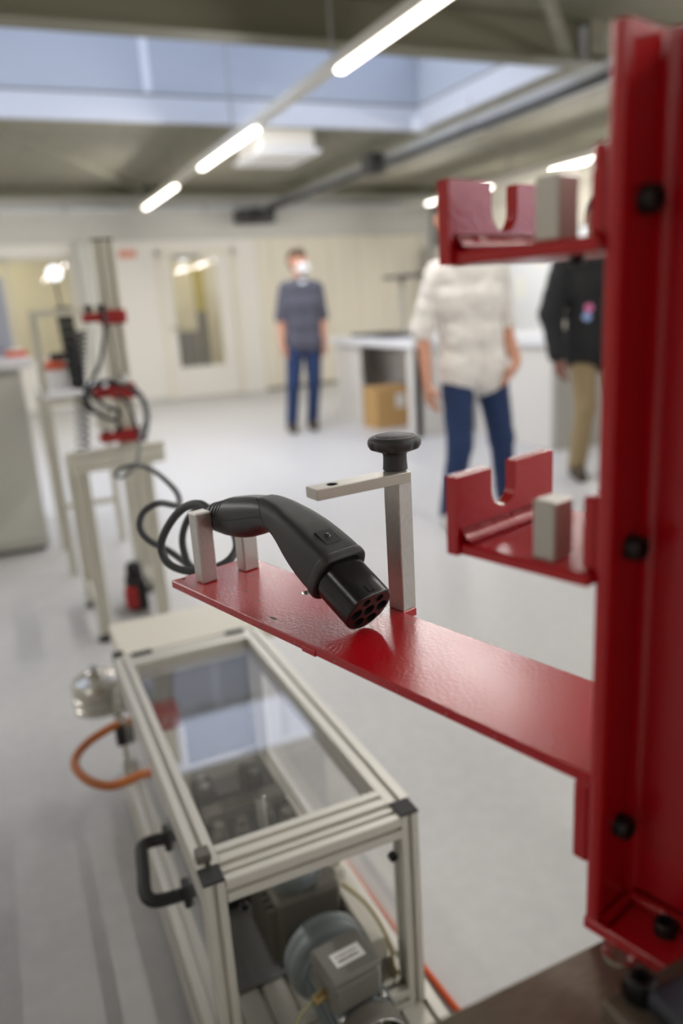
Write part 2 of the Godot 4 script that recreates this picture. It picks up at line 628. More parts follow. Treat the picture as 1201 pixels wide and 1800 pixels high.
func person(label: String, j: Dictionary, look: Dictionary) -> Node3D:
	var base: Vector3 = (j.foot0 + j.foot1) / 2.0
	base.y = 0.0
	var o := thing("person", label, "person", base)
	var f: Vector3 = j.fwd
	var body := MB.new()
	var sh: Vector3 = (j.sh0 + j.sh1) / 2.0
	var hip: Vector3 = (j.hip0 + j.hip1) / 2.0
	var ax: Vector3 = (j.sh1 - j.sh0).normalized()
	var chest := sh.lerp(hip, 0.32)
	var waist := sh.lerp(hip, 0.7)
	var torso := [
		[sh - Vector3.UP * 0.03 - ax * 0.09, sh - Vector3.UP * 0.03 + ax * 0.09, 0.085, 0.085],
		[chest - ax * 0.075, chest + ax * 0.075, 0.108, 0.108], [waist - ax * 0.06, waist + ax * 0.06, 0.1, 0.1],
		[hip - ax * 0.07, hip + ax * 0.07, 0.105, 0.105], [chest - ax * 0.06, waist - ax * 0.05, 0.105, 0.098], [chest + ax * 0.06, waist + ax * 0.05, 0.105, 0.098],
		[waist - ax * 0.05, hip - ax * 0.06, 0.1, 0.105], [waist + ax * 0.05, hip + ax * 0.06, 0.1, 0.105],
	]
	var arms := []
	var fore := []
	var legs := []
	var feet := []
	for s in ["0", "1"]:
		arms.append([j["sh" + s] - Vector3.UP * 0.015, j["el" + s], 0.054, 0.043])
		fore.append([j["el" + s], j["wr" + s], 0.043, 0.028])
		legs.append([j["hip" + s], j["kn" + s], 0.088, 0.057])
		legs.append([j["kn" + s], j["foot" + s] + Vector3.UP * 0.09, 0.056, 0.04])
		var ft: Vector3 = j["foot" + s]
		var toe: Vector3 = j.get("toe" + s, f)
		feet.append([ft + Vector3(0, 0.045, 0) - toe * 0.05, ft + Vector3(0, 0.036, 0) + toe * 0.15, 0.045, 0.036])
		feet.append([ft + Vector3(0, 0.05, 0), ft + Vector3(0, 0.1, 0), 0.048, 0.044])
	var neck := [[sh + Vector3.UP * 0.0, j.head - Vector3.UP * 0.05 - f * 0.01, 0.062, 0.055]]
	nets(body, torso + arms + fore + legs + feet + neck, 0.035, 0.014)
	nets(body, head_bones(j.head, j.face), 0.018, look.get("fine", 0.006))
	for s in ["0", "1"]:
		nets(body, hand_bones(j["wr" + s], j["hd" + s], j["th" + s], j["cu" + s]), 0.008, 0.0048)
	part("body", body, look.skin, o)
	var hr := MB.new()
	var c: Vector3 = j.head
	var g: Vector3 = j.face
	nets(hr, [[c + Vector3.UP * 0.045 - g * 0.03, c + Vector3.UP * 0.055 + g * 0.012, 0.086, 0.08], [c - g * 0.05, c - g * 0.05 - Vector3.UP * 0.03, 0.072, 0.055]], 0.02, 0.008, 0.004)
	part("hair", hr, look.hair, o)
	var side := g.cross(Vector3.UP).normalized()
	for sd in [-1.0, 1.0]:
		var eye := MB.new()
		lathe(eye, c + Vector3.UP * 0.007 + g * 0.0815 + side * 0.0315 * sd - org, g, [[0.0, -0.004], [0.0095, 0.0], [0.008, 0.006], [0.0045, 0.0085], [0.0, 0.0092]], 14, true)
		part("eye", eye, M.eye_dark, o)
	var nk := MB.new()
	lathe(nk, sh + Vector3.UP * 0.035 + f * 0.004 - org, Vector3.UP + f * 0.12, [[0.083, -0.012], [0.079, 0.01], [0.072, 0.03], [0.068, 0.031], [0.068, 0.0], [0.07, -0.012]], 28)
	part("collar", nk, look.get("collar", look.top), o)
	var shirt := MB.new()
	var b := []
	for q in torso:
		b.append([q[0], q[1], q[2] + look.loose, q[3] + look.loose])
	b.append([sh + Vector3.UP * 0.02, sh + Vector3.UP * 0.055 + f * 0.005, 0.07, 0.066])
	b.append([hip - ax * 0.07, hip - ax * 0.075 - Vector3.UP * look.hem, 0.105 + look.loose, 0.11 + look.loose])
	b.append([hip + ax * 0.07, hip + ax * 0.075 - Vector3.UP * look.hem, 0.105 + look.loose, 0.11 + look.loose])
	for i in 2:
		b.append([arms[i][0], arms[i][1], arms[i][2] + look.loose, arms[i][3] + look.loose * 1.4])
		if look.sleeve > 0.0:
			b.append([fore[i][0], fore[i][0].lerp(fore[i][1], look.sleeve), fore[i][2] + look.loose, lerpf(fore[i][2], fore[i][3], look.sleeve) + look.loose])
	nets(shirt, b, 0.03, look.get("cell", 0.014), look.wrinkle)
	part(look.top_name, shirt, look.top, o)
	var tr := MB.new()
	b = [[hip - ax * 0.07, hip + ax * 0.07, 0.115, 0.115]]
	for i in legs.size():
		var q: Array = legs[i]
		b.append([q[0], q[1], q[2] + 0.012, q[3] + (0.014 if i % 2 == 0 else 0.022)])
	nets(tr, b, 0.03, look.get("cell", 0.014), 0.005)
	part("trousers", tr, look.legs, o)
	for s in 2:
		var sho := MB.new()
		b = []
		for q in [feet[2 * s], feet[2 * s + 1]]:
			b.append([q[0], q[1], q[2] + 0.006, q[3] + 0.006])
		nets(sho, b, 0.03, 0.012)
		part("shoe", sho, look.shoes, o)
	return o

# ------------------------------------------------------------------ the hall
func hall() -> void:
	org = Vector3.ZERO
	var mb := MB.new()
	box(mb, Vector3(-7, -0.2, -13.5), Vector3(7.5, 0, 5.2))
	struct("floor", mb, M.floor_coating, "pale grey coated hall floor")
	# back wall with a window on the left, a glazed door, and a folding partition on the right
	mb = MB.new()
	var z0 := -11.6
	var z1 := -11.5
	box(mb, Vector3(-7, 0, z0), Vector3(-1.2, 2.68, z1))
	box(mb, Vector3(-1.2, 0, z0), Vector3(1.2, 0.75, z1))
	box(mb, Vector3(-1.2, 2.07, z0), Vector3(1.2, 2.68, z1))
	box(mb, Vector3(1.2, 0, z0), Vector3(2.36, 2.68, z1))
	box(mb, Vector3(2.36, 2.1, z0), Vector3(3.52, 2.68, z1))
	box(mb, Vector3(3.52, 0, z0), Vector3(3.86, 2.68, z1))
	box(mb, Vector3(3.86, 2.3, z0), Vector3(6.75, 2.68, z1))
	box(mb, Vector3(6.75, 0, z0), Vector3(7.4, 2.68, z1))
	var wall := struct("wall_back", mb, M.wall_white, "white back wall with door and folding partition")
	mb = MB.new()
	box(mb, Vector3(-7, 2.24, z1), Vector3(7.3, 2.95, z1 + 0.06))
	part("bulkhead", mb, M.wall_grey, wall, "grey bulkhead above door and partition")
	for k in 12:                                        # leaves of the folding partition
		mb = MB.new()
		var x := 3.87 + 0.24 * k
		var d := 0.02 if k % 2 else 0.0
		box(mb, Vector3(x, 0.03, z1 - 0.07 + d), Vector3(x + 0.235, 2.24, z1 - 0.02 + d), 0.006)
		part("panel", mb, M.panel_cream, wall)
	mb = MB.new()
	box(mb, Vector3(3.86, 0, z1 - 0.01), Vector3(6.75, 0.03, z1 + 0.03))
	part("floor_track", mb, M.beam_paint, wall)
	mb = MB.new()
	box(mb, Vector3(1.29, 0, z1), Vector3(1.46, 2.24, z1 + 0.14), 0.01)
	struct("trim_1", mb, M.wall_grey, "grey column beside the window opening")
	mb = MB.new()
	box(mb, Vector3(6.85, 0, z1), Vector3(7.05, 2.9, z1 + 0.16), 0.01)
	struct("trim_2", mb, M.grey_metal, "grey steel column in the far right corner")
	# window on the left
	mb = MB.new()
	box(mb, Vector3(-1.2, 0.75, z0), Vector3(1.2, 0.79, z1 + 0.04))
	box(mb, Vector3(-1.2, 2.03, z0), Vector3(1.2, 2.07, z1 + 0.02))
	for x in [-1.2, -0.42, 0.36, 1.16]:
		box(mb, Vector3(x, 0.75, z0), Vector3(x + 0.04, 2.07, z1 + 0.02))
	var w := struct("window_1", mb, M.wall_paint, "inner window to a cream lit side room")
	for k in 3:
		mb = MB.new()
		box(mb, Vector3(-1.16 + 0.78 * k, 0.79, -11.56), Vector3(-0.42 + 0.78 * k, 2.03, -11.552))
		part("pane", mb, M.clear_pane, w)
	# glazed door
	mb = MB.new()
	box(mb, Vector3(2.36, 0, z0), Vector3(2.42, 2.1, z1 + 0.03))
	box(mb, Vector3(3.46, 0, z0), Vector3(3.52, 2.1, z1 + 0.03))
	box(mb, Vector3(2.36, 2.04, z0), Vector3(3.52, 2.1, z1 + 0.03))
	var d := struct("door_1", mb, M.panel_cream, "white door with a tall glass panel in a cream frame")
	mb = MB.new()
	box(mb, Vector3(2.42, 0.01, -11.56), Vector3(2.56, 2.04, -11.51), 0.004)
	box(mb, Vector3(3.24, 0.01, -11.56), Vector3(3.46, 2.04, -11.51), 0.004)
	box(mb, Vector3(2.56, 0.01, -11.56), Vector3(3.24, 0.46, -11.51), 0.004)
	box(mb, Vector3(2.56, 1.98, -11.56), Vector3(3.24, 2.04, -11.51), 0.004)
	part("leaf", mb, M.wall_white, d)
	mb = MB.new()
	box(mb, Vector3(2.56, 0.46, -11.54), Vector3(3.24, 1.98, -11.532))
	part("pane", mb, M.clear_pane, d)
	mb = MB.new()
	rod(mb, Vector3(2.48, 1.03, -11.51), Vector3(2.48, 1.03, -11.45), 0.011)
	rod(mb, Vector3(2.48, 1.03, -11.455), Vector3(2.6, 1.03, -11.455), 0.01)
	part("handle", mb, M.grey_metal, d)
	mb = MB.new()
	box(mb, Vector3(2.6, 1.99, -11.51), Vector3(3.0, 2.04, -11.46), 0.004)
	part("door_closer", mb, M.grey_metal, d)
	# side room behind the back wall
	mb = MB.new()
	box(mb, Vector3(-7, 0, -13.4), Vector3(7.4, 2.9, -13.3))
	box(mb, Vector3(-2.1, 0, -13.3), Vector3(-2.0, 2.9, -11.6))
	box(mb, Vector3(4.6, 0, -13.3), Vector3(4.7, 2.9, -11.6))
	struct("wall_2", mb, M.cream_room, "cream walls of the side room behind the window")
	mb = MB.new()
	box(mb, Vector3(-7, 2.68, -13.4), Vector3(7.4, 2.9, -11.5))
	struct("ceiling_2", mb, M.wall_paint, "ceiling of the side room behind the window")
	mb = MB.new()
	box(mb, Vector3(-7.2, 0, -13.4), Vector3(-6, 3.3, 5.2))
	struct("wall_left", mb, M.wall_paint, "plain left wall of the hall")
	mb = MB.new()
	box(mb, Vector3(7.3, 0, -13.4), Vector3(7.5, 3.3, -0.6))
	box(mb, Vector3(7.3, 0, 4.4), Vector3(7.5, 3.3, 5.2))
	box(mb, Vector3(7.3, 0, -0.6), Vector3(7.5, 1.0, 4.4))
	box(mb, Vector3(7.3, 2.75, -0.6), Vector3(7.5, 3.3, 4.4))
	struct("wall_right", mb, M.wall_paint, "cream right wall of the hall")
	mb = MB.new()
	for z in [-0.6, 1.03, 2.68, 4.33]:
		box(mb, Vector3(7.36, 1.0, z), Vector3(7.44, 2.75, z + 0.07))
	box(mb, Vector3(7.36, 1.0, -0.6), Vector3(7.44, 1.07, 4.4))
	box(mb, Vector3(7.36, 2.68, -0.6), Vector3(7.44, 2.75, 4.4))
	w = struct("window_3", mb, M.upstand_white, "window band in the right wall beside the photographer")
	for k in 3:
		mb = MB.new()
		box(mb, Vector3(7.396, 1.05, -0.55 + 1.64 * k), Vector3(7.404, 2.7, 1.06 + 1.64 * k))
		part("pane", mb, M.clear_pane, w)
	mb = MB.new()
	box(mb, Vector3(-7, 0, 5.0), Vector3(7.5, 3.3, 5.2))
	struct("wall_front", mb, M.wall_paint, "wall behind the photographer")
	mb = MB.new()
	box(mb, Vector3(-6, 0, z1), Vector3(1.28, 0.06, z1 + 0.012))
	box(mb, Vector3(1.47, 0, z1), Vector3(2.35, 0.06, z1 + 0.012))
	struct("baseboard_back", mb, M.wall_grey, "low baseboard along the back wall")
	# ceiling deck with a daylight shaft
	mb = MB.new()
	var yc := 2.83
	var yf := 3.06
	for q in [[-7.0, 7.5, -11.5, -7.1, yc], [-7.0, -3.4, -7.1, -4.72, yc], [4.16, 7.5, -7.1, -4.72, yc], [-7.0, 7.5, -4.72, 5.2, yf]]:
		box(mb, Vector3(q[0], q[4], q[2]), Vector3(q[1], 3.3, q[3]))
	struct("ceiling", mb, M.ceiling_deck, "olive grey ceiling deck with a daylight shaft")
	var za := -7.1
	var zb := -4.73
	var y0 := yc
	var yt := 3.6
	mb = MB.new()
	box(mb, Vector3(-3.5, y0 + 0.205, za - 0.1), Vector3(4.26, yt, za + 0.006))
	box(mb, Vector3(-3.5, y0 + 0.24, zb - 0.006), Vector3(4.26, yt, zb + 0.1))
	box(mb, Vector3(-3.5, y0 + 0.205, za), Vector3(-3.394, yt, zb))
	box(mb, Vector3(4.154, y0 + 0.205, za), Vector3(4.26, yt, zb))
	var wn := struct("window_2", mb, M.shaft_paint, "white daylight shaft beyond the front beam")
	mb = MB.new()                                  # steel ring round the foot of the shaft
	box(mb, Vector3(-3.42, y0 - 0.015, za - 0.02), Vector3(4.18, y0 + 0.185, za + 0.03), 0.004)
	box(mb, Vector3(4.13, y0 - 0.015, za + 0.03), Vector3(4.18, y0 + 0.185, zb - 0.03), 0.004)
	box(mb, Vector3(-3.42, y0 - 0.015, za + 0.03), Vector3(-3.37, y0 + 0.185, zb - 0.03), 0.004)
	part("ring_beam", mb, M.ring_paint, wn)
	mb = MB.new()
	box(mb, Vector3(-3.39, y0 + 0.185, za + 0.006), Vector3(4.15, y0 + 0.205, za + 0.02))
	box(mb, Vector3(4.14, y0 + 0.185, za + 0.02), Vector3(4.154, y0 + 0.205, zb - 0.01))
	part("seal_strip", mb, M.beam_paint, wn)
	mb = MB.new()
	box(mb, Vector3(4.07, y0 - 0.03, za + 0.0), Vector3(4.2, y0 + 0.1, za + 0.09), 0.01)
	part("corner_plate", mb, M.upstand_white, wn)
	for x in [-1.04, 1.56]:
		mb = MB.new()
		box(mb, Vector3(x - 0.03, y0 + 0.215, za), Vector3(x + 0.03, yt, za + 0.012))
		part("joint_cover", mb, M.upstand_white, wn)
	mb = MB.new()
	for z in [za + 0.0, (za + zb) / 2, zb - 0.04]:
		box(mb, Vector3(-3.4, yt - 0.04, z), Vector3(4.16, yt, z + 0.04))
	for x in [-3.4, -1.5, 0.4, 2.3, 4.12]:
		box(mb, Vector3(x, yt - 0.03, za), Vector3(x + 0.04, yt, zb))
	part("glazing_bar", mb, M.grey_metal, wn)
	for i in 4:
		for jn in 2:
			mb = MB.new()
			var z0b := za if jn == 0 else (za + zb) / 2
			box(mb, Vector3(-3.45 + 1.9 * i, yt, z0b - 0.05), Vector3(-1.45 + 1.9 * i, yt + 0.008, z0b + (zb - za) / 2 + 0.05))
			part("pane", mb, M.clear_pane, wn)
	# steel beams
	var beams := [[-4.9, 2.78, 3.06, "deep steel beam across the hall before the roof light"], [-10.75, 2.72, 2.84, "steel beam across the hall near the back wall"], [1.6, 2.78, 3.06, "steel beam across the hall behind the photographer"]]
	for k in 3:
		var q: Array = beams[k]
		mb = MB.new()
		var z: float = q[0]
		box(mb, Vector3(-6, q[1], z), Vector3(7.3, q[1] + 0.016, z + 0.18))
		box(mb, Vector3(-6, q[1] + 0.016, z + 0.084), Vector3(7.3, q[2], z + 0.096))
		if q[2] > 2.9:
			box(mb, Vector3(-6, q[2] - 0.016, z), Vector3(7.3, q[2], z + 0.18))
		struct("trim_%d" % (3 + k), mb, M.beam_paint, q[3])

func lamps() -> void:
	var spec := [[1.98, 2.48, -10.6, 4.6, [-9.85, -7.2, -4.22, -1.4, 0.9, 3.0], [1.62, 1.55, 1.62, 1.5, 1.5, 1.5], 0.0], [5.8, 2.48, -10.4, 4.6, [-9.75, -7.15, -4.4, -1.7, 0.7, 3.0], [1.5, 1.5, 1.5, 1.5, 1.5, 1.5], 1.0], [-2.0, 2.48, -10.2, 4.6, [-9.75, -7.15, -4.4, -1.7, 0.7, 3.0], [1.5, 1.5, 1.5, 1.5, 1.5, 1.5], 1.0]]
	var names := ["long ceiling light track above the grey machine, with a row of lit tubes", "ceiling light track on the right, beyond the red brackets", "ceiling light track along the left side of the hall"]
	for i in 3:
		var s: Array = spec[i]
		var x: float = s[0]
		var y: float = s[1]
		var t := thing("ceiling_light", names[i], "ceiling light", Vector3(x, y, -6), "")
		var mb := MB.new()
		box(mb, P(x - 0.03, y + 0.012, s[2]), P(x + 0.03, y + 0.075, s[3]), 0.004)
		part("rail", mb, M.anodised, t)
		for k in s[4].size():
			var za: float = s[4][k]
			var l: float = s[5][k]
			mb = MB.new()
			box(mb, P(x - 0.03, y - 0.016, za), P(x + 0.03, y + 0.012, za + l), 0.012)
			part("lamp_tube", mb, M.lamp_tube, t)
			for sd in [-1.0, 1.0]:                          # the round opal tube throws its light sideways as well as down
				var a := AreaLight3D.new()
				a.name = "tube_light"
				a.area_size = Vector2(0.03, l - 0.02)
				a.light_energy = LAMP * 0.5 * l / 1.5 * (2.4 if za < -7.0 else 1.9 if za < -4.0 else 0.55 if x < 0.0 else 1.35)
				a.light_color = Color(1, 0.985, 0.965)
				a.shadow_enabled = true
				a.set("area_range", 30.0)
				a.transform = Transform3D(Basis(Vector3.BACK, 0.96 * sd) * Basis(Vector3.RIGHT, -PI / 2), Vector3(x + 0.0215 * sd, y - 0.019, za + l / 2) - org)
				t.add_child(a, true)
		var z: float = s[2] + 0.6
		while z < s[3]:
			mb = MB.new()
			var inside_shaft := x < 4.1 and x > -3.3 and ((z > -7.1 and z < -4.7) or (z > -1.2 and z < 1.3))
			if not inside_shaft:
				rod(mb, P(x, y + 0.07, z), P(x, 2.83 if z < -4.62 else 3.06, z), 0.008, 6)
				part("hanger_rod", mb, M.grey_metal, t)
			else:
				rod(mb, P(x, y + 0.07, z), P(x, 3.57, z), 0.008, 6)
				part("hanger_rod", mb, M.grey_metal, t)
			z += 1.9

const LAMP := 2.0
const SKY := 4.0

func _ready() -> void:
	rng.seed = 5
	var cam := Camera3D.new()
	cam.name = "camera"
	cam.transform = Transform3D(Basis(CAMX, CAMY, CAMZ), Vector3(0, H, 0))
	var lens := CameraAttributesPhysical.new()
	lens.frustum_focal_length = 18.0
	lens.frustum_focus_distance = 0.765
	lens.frustum_near = 0.05
	lens.frustum_far = 60.0
	lens.exposure_aperture = 1.5
	cam.attributes = lens
	cam.fov = 67.38
	add_child(cam)
	var we := WorldEnvironment.new()
	we.name = "environment"
	var e := Environment.new()
	e.background_mode = Environment.BG_SKY
	var sky := Sky.new()
	var sm := ProceduralSkyMaterial.new()
	sm.sky_top_color = c8(178, 189, 214)
	sm.sky_horizon_color = c8(186, 196, 218)
	sm.ground_bottom_color = c8(120, 118, 112)
	sm.ground_horizon_color = c8(150, 150, 150)
	sm.sun_angle_max = 1.0
	sky.sky_material = sm
	e.sky = sky
	e.background_energy_multiplier = SKY
	e.tonemap_mode = Environment.TONE_MAPPER_LINEAR
	e.tonemap_exposure = 1.0
	e.sdfgi_enabled = true
	e.ssao_enabled = true
	e.ssil_enabled = true
	we.environment = e
	add_child(we)
	materials()
	hall()
	lamps()
	side_room()
	ceiling_services()
	steel_table()
	red_stand()
	charger()
	test_rig()
	motors()
	cable_station()
	left_benches()
	right_benches()
	people()

const CAMX := Vector3(0.908966, -0.060539, 0.412451)
const CAMY := Vector3(0.163007, 0.962239, -0.218001)
const CAMZ := Vector3(-0.383679, 0.265388, 0.884511)

# ------------------------------------------------------------------ behind the back wall, and under the ceiling
func side_room() -> void:
	for i in 2:
		var x: float = [2.97, 3.5][i]
		var t := thing("pendant_lamp", ["round white pendant lamp behind the door glass, over the dark cupboard", "round white pendant lamp behind the door glass, right of the yellow post"][i], "lamp", Vector3(x, 2.05, -12.4), "pendant lamps in the side room")
		var mb := MB.new()
		lathe(mb, P(x, 1.98, -12.4), Vector3.UP, [[0.0, 0.0], [0.045, 0.008], [0.07, 0.05], [0.062, 0.1], [0.03, 0.13], [0.0, 0.135]], 16, true)
		part("lamp_globe", mb, M.lamp_globe, t)
		mb = MB.new()
		rod(mb, P(x, 2.11, -12.4), P(x, 2.68, -12.4), 0.006, 8)
		part("cord", mb, M.dark_metal, t)
		var o := OmniLight3D.new()
		o.name = "globe_light"
		o.position = P(x, 2.05, -12.4)
		o.light_energy = 0.16
		o.light_color = Color(1.0, 0.97, 0.9)
		o.light_size = 0.06
		o.omni_range = 20.0
		o.omni_attenuation = 2.0
		o.shadow_enabled = true
		t.add_child(o, true)
	var t := thing("ceiling_panel_light", "square ceiling light in the cream side room", "ceiling light", Vector3(0.2, 2.6, -12.4))
	boxpart("housing", P(-0.3, 2.6, -12.75), P(0.7, 2.68, -12.05), M.grey_metal, t)
	boxpart("lamp_panel", P(-0.26, 2.588, -12.71), P(0.66, 2.6, -12.09), M.lamp_globe, t)
	var a := AreaLight3D.new()
	a.name = "panel_light"
	a.area_size = Vector2(0.9, 0.6)
	a.light_energy = 1.0
	a.light_color = Color(1.0, 0.95, 0.78)
	a.shadow_enabled = true
	a.position = P(0.2, 2.58, -12.4)
	a.rotation = Vector3(-PI / 2, 0, 0)
	t.add_child(a, true)
	t = thing("yellow_post", "yellow post on a grey foot behind the door glass", "post", Vector3(3.12, 0, -12.2))
	boxpart("post", P(3.05, 1.25, -12.26), P(3.19, 1.9, -12.14), M.yellow_paint, t)
	boxpart("foot", P(3.06, 0, -12.25), P(3.18, 1.25, -12.15), M.cast_grey, t)
	t = thing("cupboard", "dark cupboard behind the door glass, below the pendant lamp", "cupboard", Vector3(2.86, 0, -12.2))
	boxpart("body", P(2.72, 0.06, -12.4), P(2.98, 0.95, -12.0), M.machine_dark, t, 0.004)
	boxpart("door", P(2.73, 0.08, -12.0), P(2.97, 0.93, -11.98), M.cast_grey, t, 0.004)
	t = thing("warning_sign", "small pale red sign on the white wall left of the door", "sign", Vector3(1.98, 2.08, -11.49))
	boxpart("plate", P(1.86, 2.03, -11.5), P(2.1, 2.13, -11.49), M.sign_red, t, 0.001)

func ceiling_services() -> void:
	var t := thing("ceiling_air_unit", "white box-shaped air unit hung under the ceiling past the light track", "air unit", Vector3(2.9, 2.6, -7.6))
	boxpart("casing", P(2.56, 2.66, -7.92), P(3.1, 2.84, -7.22), M.wall_white, t, 0.02)
	boxpart("grille_panel", P(2.52, 2.62, -7.96), P(3.14, 2.66, -7.18), M.top_white, t, 0.01)
	for k in 4:
		boxpart("louvre", P(2.6 + 0.12 * k, 2.613, -7.84), P(2.69 + 0.12 * k, 2.62, -7.3), M.wall_grey, t)
	t = thing("cable_tray", "long grey cable tray with a black cable under the right ceiling", "cable tray", Vector3(3.95, 2.6, -7.5))
	var mb := MB.new()
	box(mb, P(4.02, 2.62, -11.3), P(4.24, 2.63, -3.4))
	box(mb, P(4.02, 2.62, -11.3), P(4.03, 2.7, -3.4))
	box(mb, P(4.23, 2.62, -11.3), P(4.24, 2.7, -3.4))
	part("tray", mb, M.grey_metal, t)
	mb = MB.new()
	rod(mb, P(3.97, 2.585, -11.3), P(3.97, 2.585, -3.4), 0.032, 12)
	part("black_pipe", mb, M.dark_metal, t, "black pipe under the tray edge")
	for z in [-9.5, -7.75, -6.0, -4.4]:
		mb = MB.new()
		rod(mb, P(4.01, 2.6, z), P(4.01, 2.86, z), 0.005, 6)
		rod(mb, P(4.25, 2.6, z), P(4.25, 2.86, z), 0.005, 6)
		box(mb, P(3.92, 2.605, z - 0.02), P(4.27, 2.62, z + 0.02))
		part("hanger", mb, M.grey_metal, t)
	mb = MB.new()
	box(mb, P(3.88, 2.53, -7.85), P(4.06, 2.72, -7.62), 0.01)
	part("junction_box", mb, M.dark_metal, t, "dark junction box on the tray")
	t = thing("wall_projector", "dark box-shaped projector mounted high on the back wall", "projector", Vector3(4.1, 2.5, -11.3))
	boxpart("body", P(3.52, 2.42, -11.34), P(4.06, 2.6, -11.05), M.dark_metal, t, 0.01)
	mb = MB.new()
	rod(mb, P(3.75, 2.5, -11.05), P(3.75, 2.5, -11.0), 0.05, 16)
	part("lens", mb, M.black_matt, t)
	boxpart("bracket", P(3.74, 2.58, -11.44), P(3.86, 2.63, -11.1), M.grey_metal, t)
	t = thing("wall_conduit", "thin grey conduit along the top of the back wall", "conduit", Vector3(1.5, 2.66, -11.38))
	mb = MB.new()
	rod(mb, P(-5.9, 2.66, -11.38), P(6.4, 2.66, -11.38), 0.03, 10)
	part("pipe", mb, M.upstand_white, t)
	for k in 5:
		boxpart("clip", P(-4.5 + 1.9 * k, 2.62, -11.44), P(-4.46 + 1.9 * k, 2.7, -11.355), M.grey_metal, t)
	var ends := [[Vector3(3.1, 3.06, -4.0), Vector3(3.95, 2.82, -4.72)], [Vector3(0.2, 2.84, -7.25), Vector3(2.1, 2.8, -10.6)]]
	for i in 2:
		t = thing("roof_brace", ["pale steel brace rising from the beam at top right", "pale steel brace under the ceiling between roof light and back beam"][i], "brace", ends[i][0])
		mb = MB.new()
		var a: Vector3 = ends[i][0] - org
		var b: Vector3 = ends[i][1] - org
		profile(mb, a, b, 0.07, 0.05, Vector3.UP, 0, 0)
		part("bar", mb, M.ceiling_deck, t)
		boxpart("end_plate", b - Vector3(0.06, 0.03, 0.06), b + Vector3(0.06, -0.01, 0.06), M.beam_paint, t)

# ------------------------------------------------------------------ the red stand in the foreground
func steel_table() -> void:
	var t := thing("steel_table", "dark brushed steel table top carrying the red stand", "table", Vector3(0.7, 0, 0.05))
	boxpart("tabletop", P(0.06, 0.833, -0.317), P(1.3, 0.863, 0.5), M.table_steel, t, 0.002)
	for x in [0.12, 1.18]:
		for z in [-0.27, 0.4]:
			boxpart("leg", P(x, 0, z), P(x + 0.06, 0.833, z + 0.06), M.anodised_dull, t, 0.003)
	var mb := MB.new()
	lathe(mb, P(0.306, 0.863, -0.302), Vector3.UP, [[0.0105, 0.0], [0.0105, 0.0008], [0.0088, 0.0016], [0.0044, -0.0005], [0.004, -0.004], [0.0, -0.004]], 24)
	part("dowel_bush", mb, M.bright_steel, t, "bright steel bush let into the tabletop")
	t = thing("clamp_block", "dark steel clamp block with a hex socket bolt at the foot of the red stand", "clamp", Vector3(0.3, 0.863, -0.24))
	boxpart("block", P(0.262, 0.863, -0.271), P(0.34, 0.88, -0.19), M.scale_steel, t, 0.0015)
	boxpart("pad", P(0.279, 0.88, -0.255), P(0.34, 0.893, -0.19), M.navy_paint, t, 0.003, "navy painted pad")
	mb = MB.new()
	lathe(mb, P(0.285, 0.88, -0.263), Vector3.UP, [[0.0112, 0.0], [0.0112, 0.002], [0.0, 0.002]], 24)
	part("washer", mb, M.black_oxide, t)
	mb = MB.new()
	lathe(mb, P(0.285, 0.882, -0.263), Vector3.UP, [[0.0092, 0.0], [0.0092, 0.009], [0.008, 0.0102], [0.0052, 0.0102], [0.005, 0.004], [0.0, 0.004]], 6)
	part("bolt", mb, M.black_oxide, t)

func cap_screw(p: Vector3, axis: Vector3, r: float, l: float, parent: Node) -> void:
	var mb := MB.new()
	lathe(mb, p, axis, [[r, 0.0], [r, l - 0.0012], [r - 0.0012, l], [r * 0.56, l], [r * 0.52, l * 0.4], [0.0, l * 0.4]], 24)
	part("bolt", mb, M.black_oxide, parent, "black socket head bolt")

func fbox(called: String, a0: float, a1: float, y0: float, y1: float, b0: float, b1: float, m: Material, parent: Node, bev := 0.001, label := "") -> MeshInstance3D:
	var mb := MB.new()
	box(mb, F(a0, y0, b1), F(a1, y1, b0), bev)
	return part(called, mb, m, parent, label)

func weld(called: String, p: Vector3, q: Vector3, u: Vector3, w: Vector3, r: float, parent: Node) -> void:   # lumpy fillet in the corner between u and w
	var rows := []
	var n := int(p.distance_to(q) / 0.0022)
	var g := RandomNumberGenerator.new()
	g.seed = hash(called) + n
	for i in n + 1:
		var c := p.lerp(q, float(i) / n)
		var s := r * (0.95 + 0.05 * sin(i * 2.1) + g.randf_range(-0.03, 0.03))
		rows.append(PackedVector3Array([c + u * s, c + (u + w) * s * 0.44, c + w * s, c - (u + w) * s * 0.1]))
	var mb := MB.new()
	mb.grid(rows, true)
	part(called, mb, M.red_paint, parent)

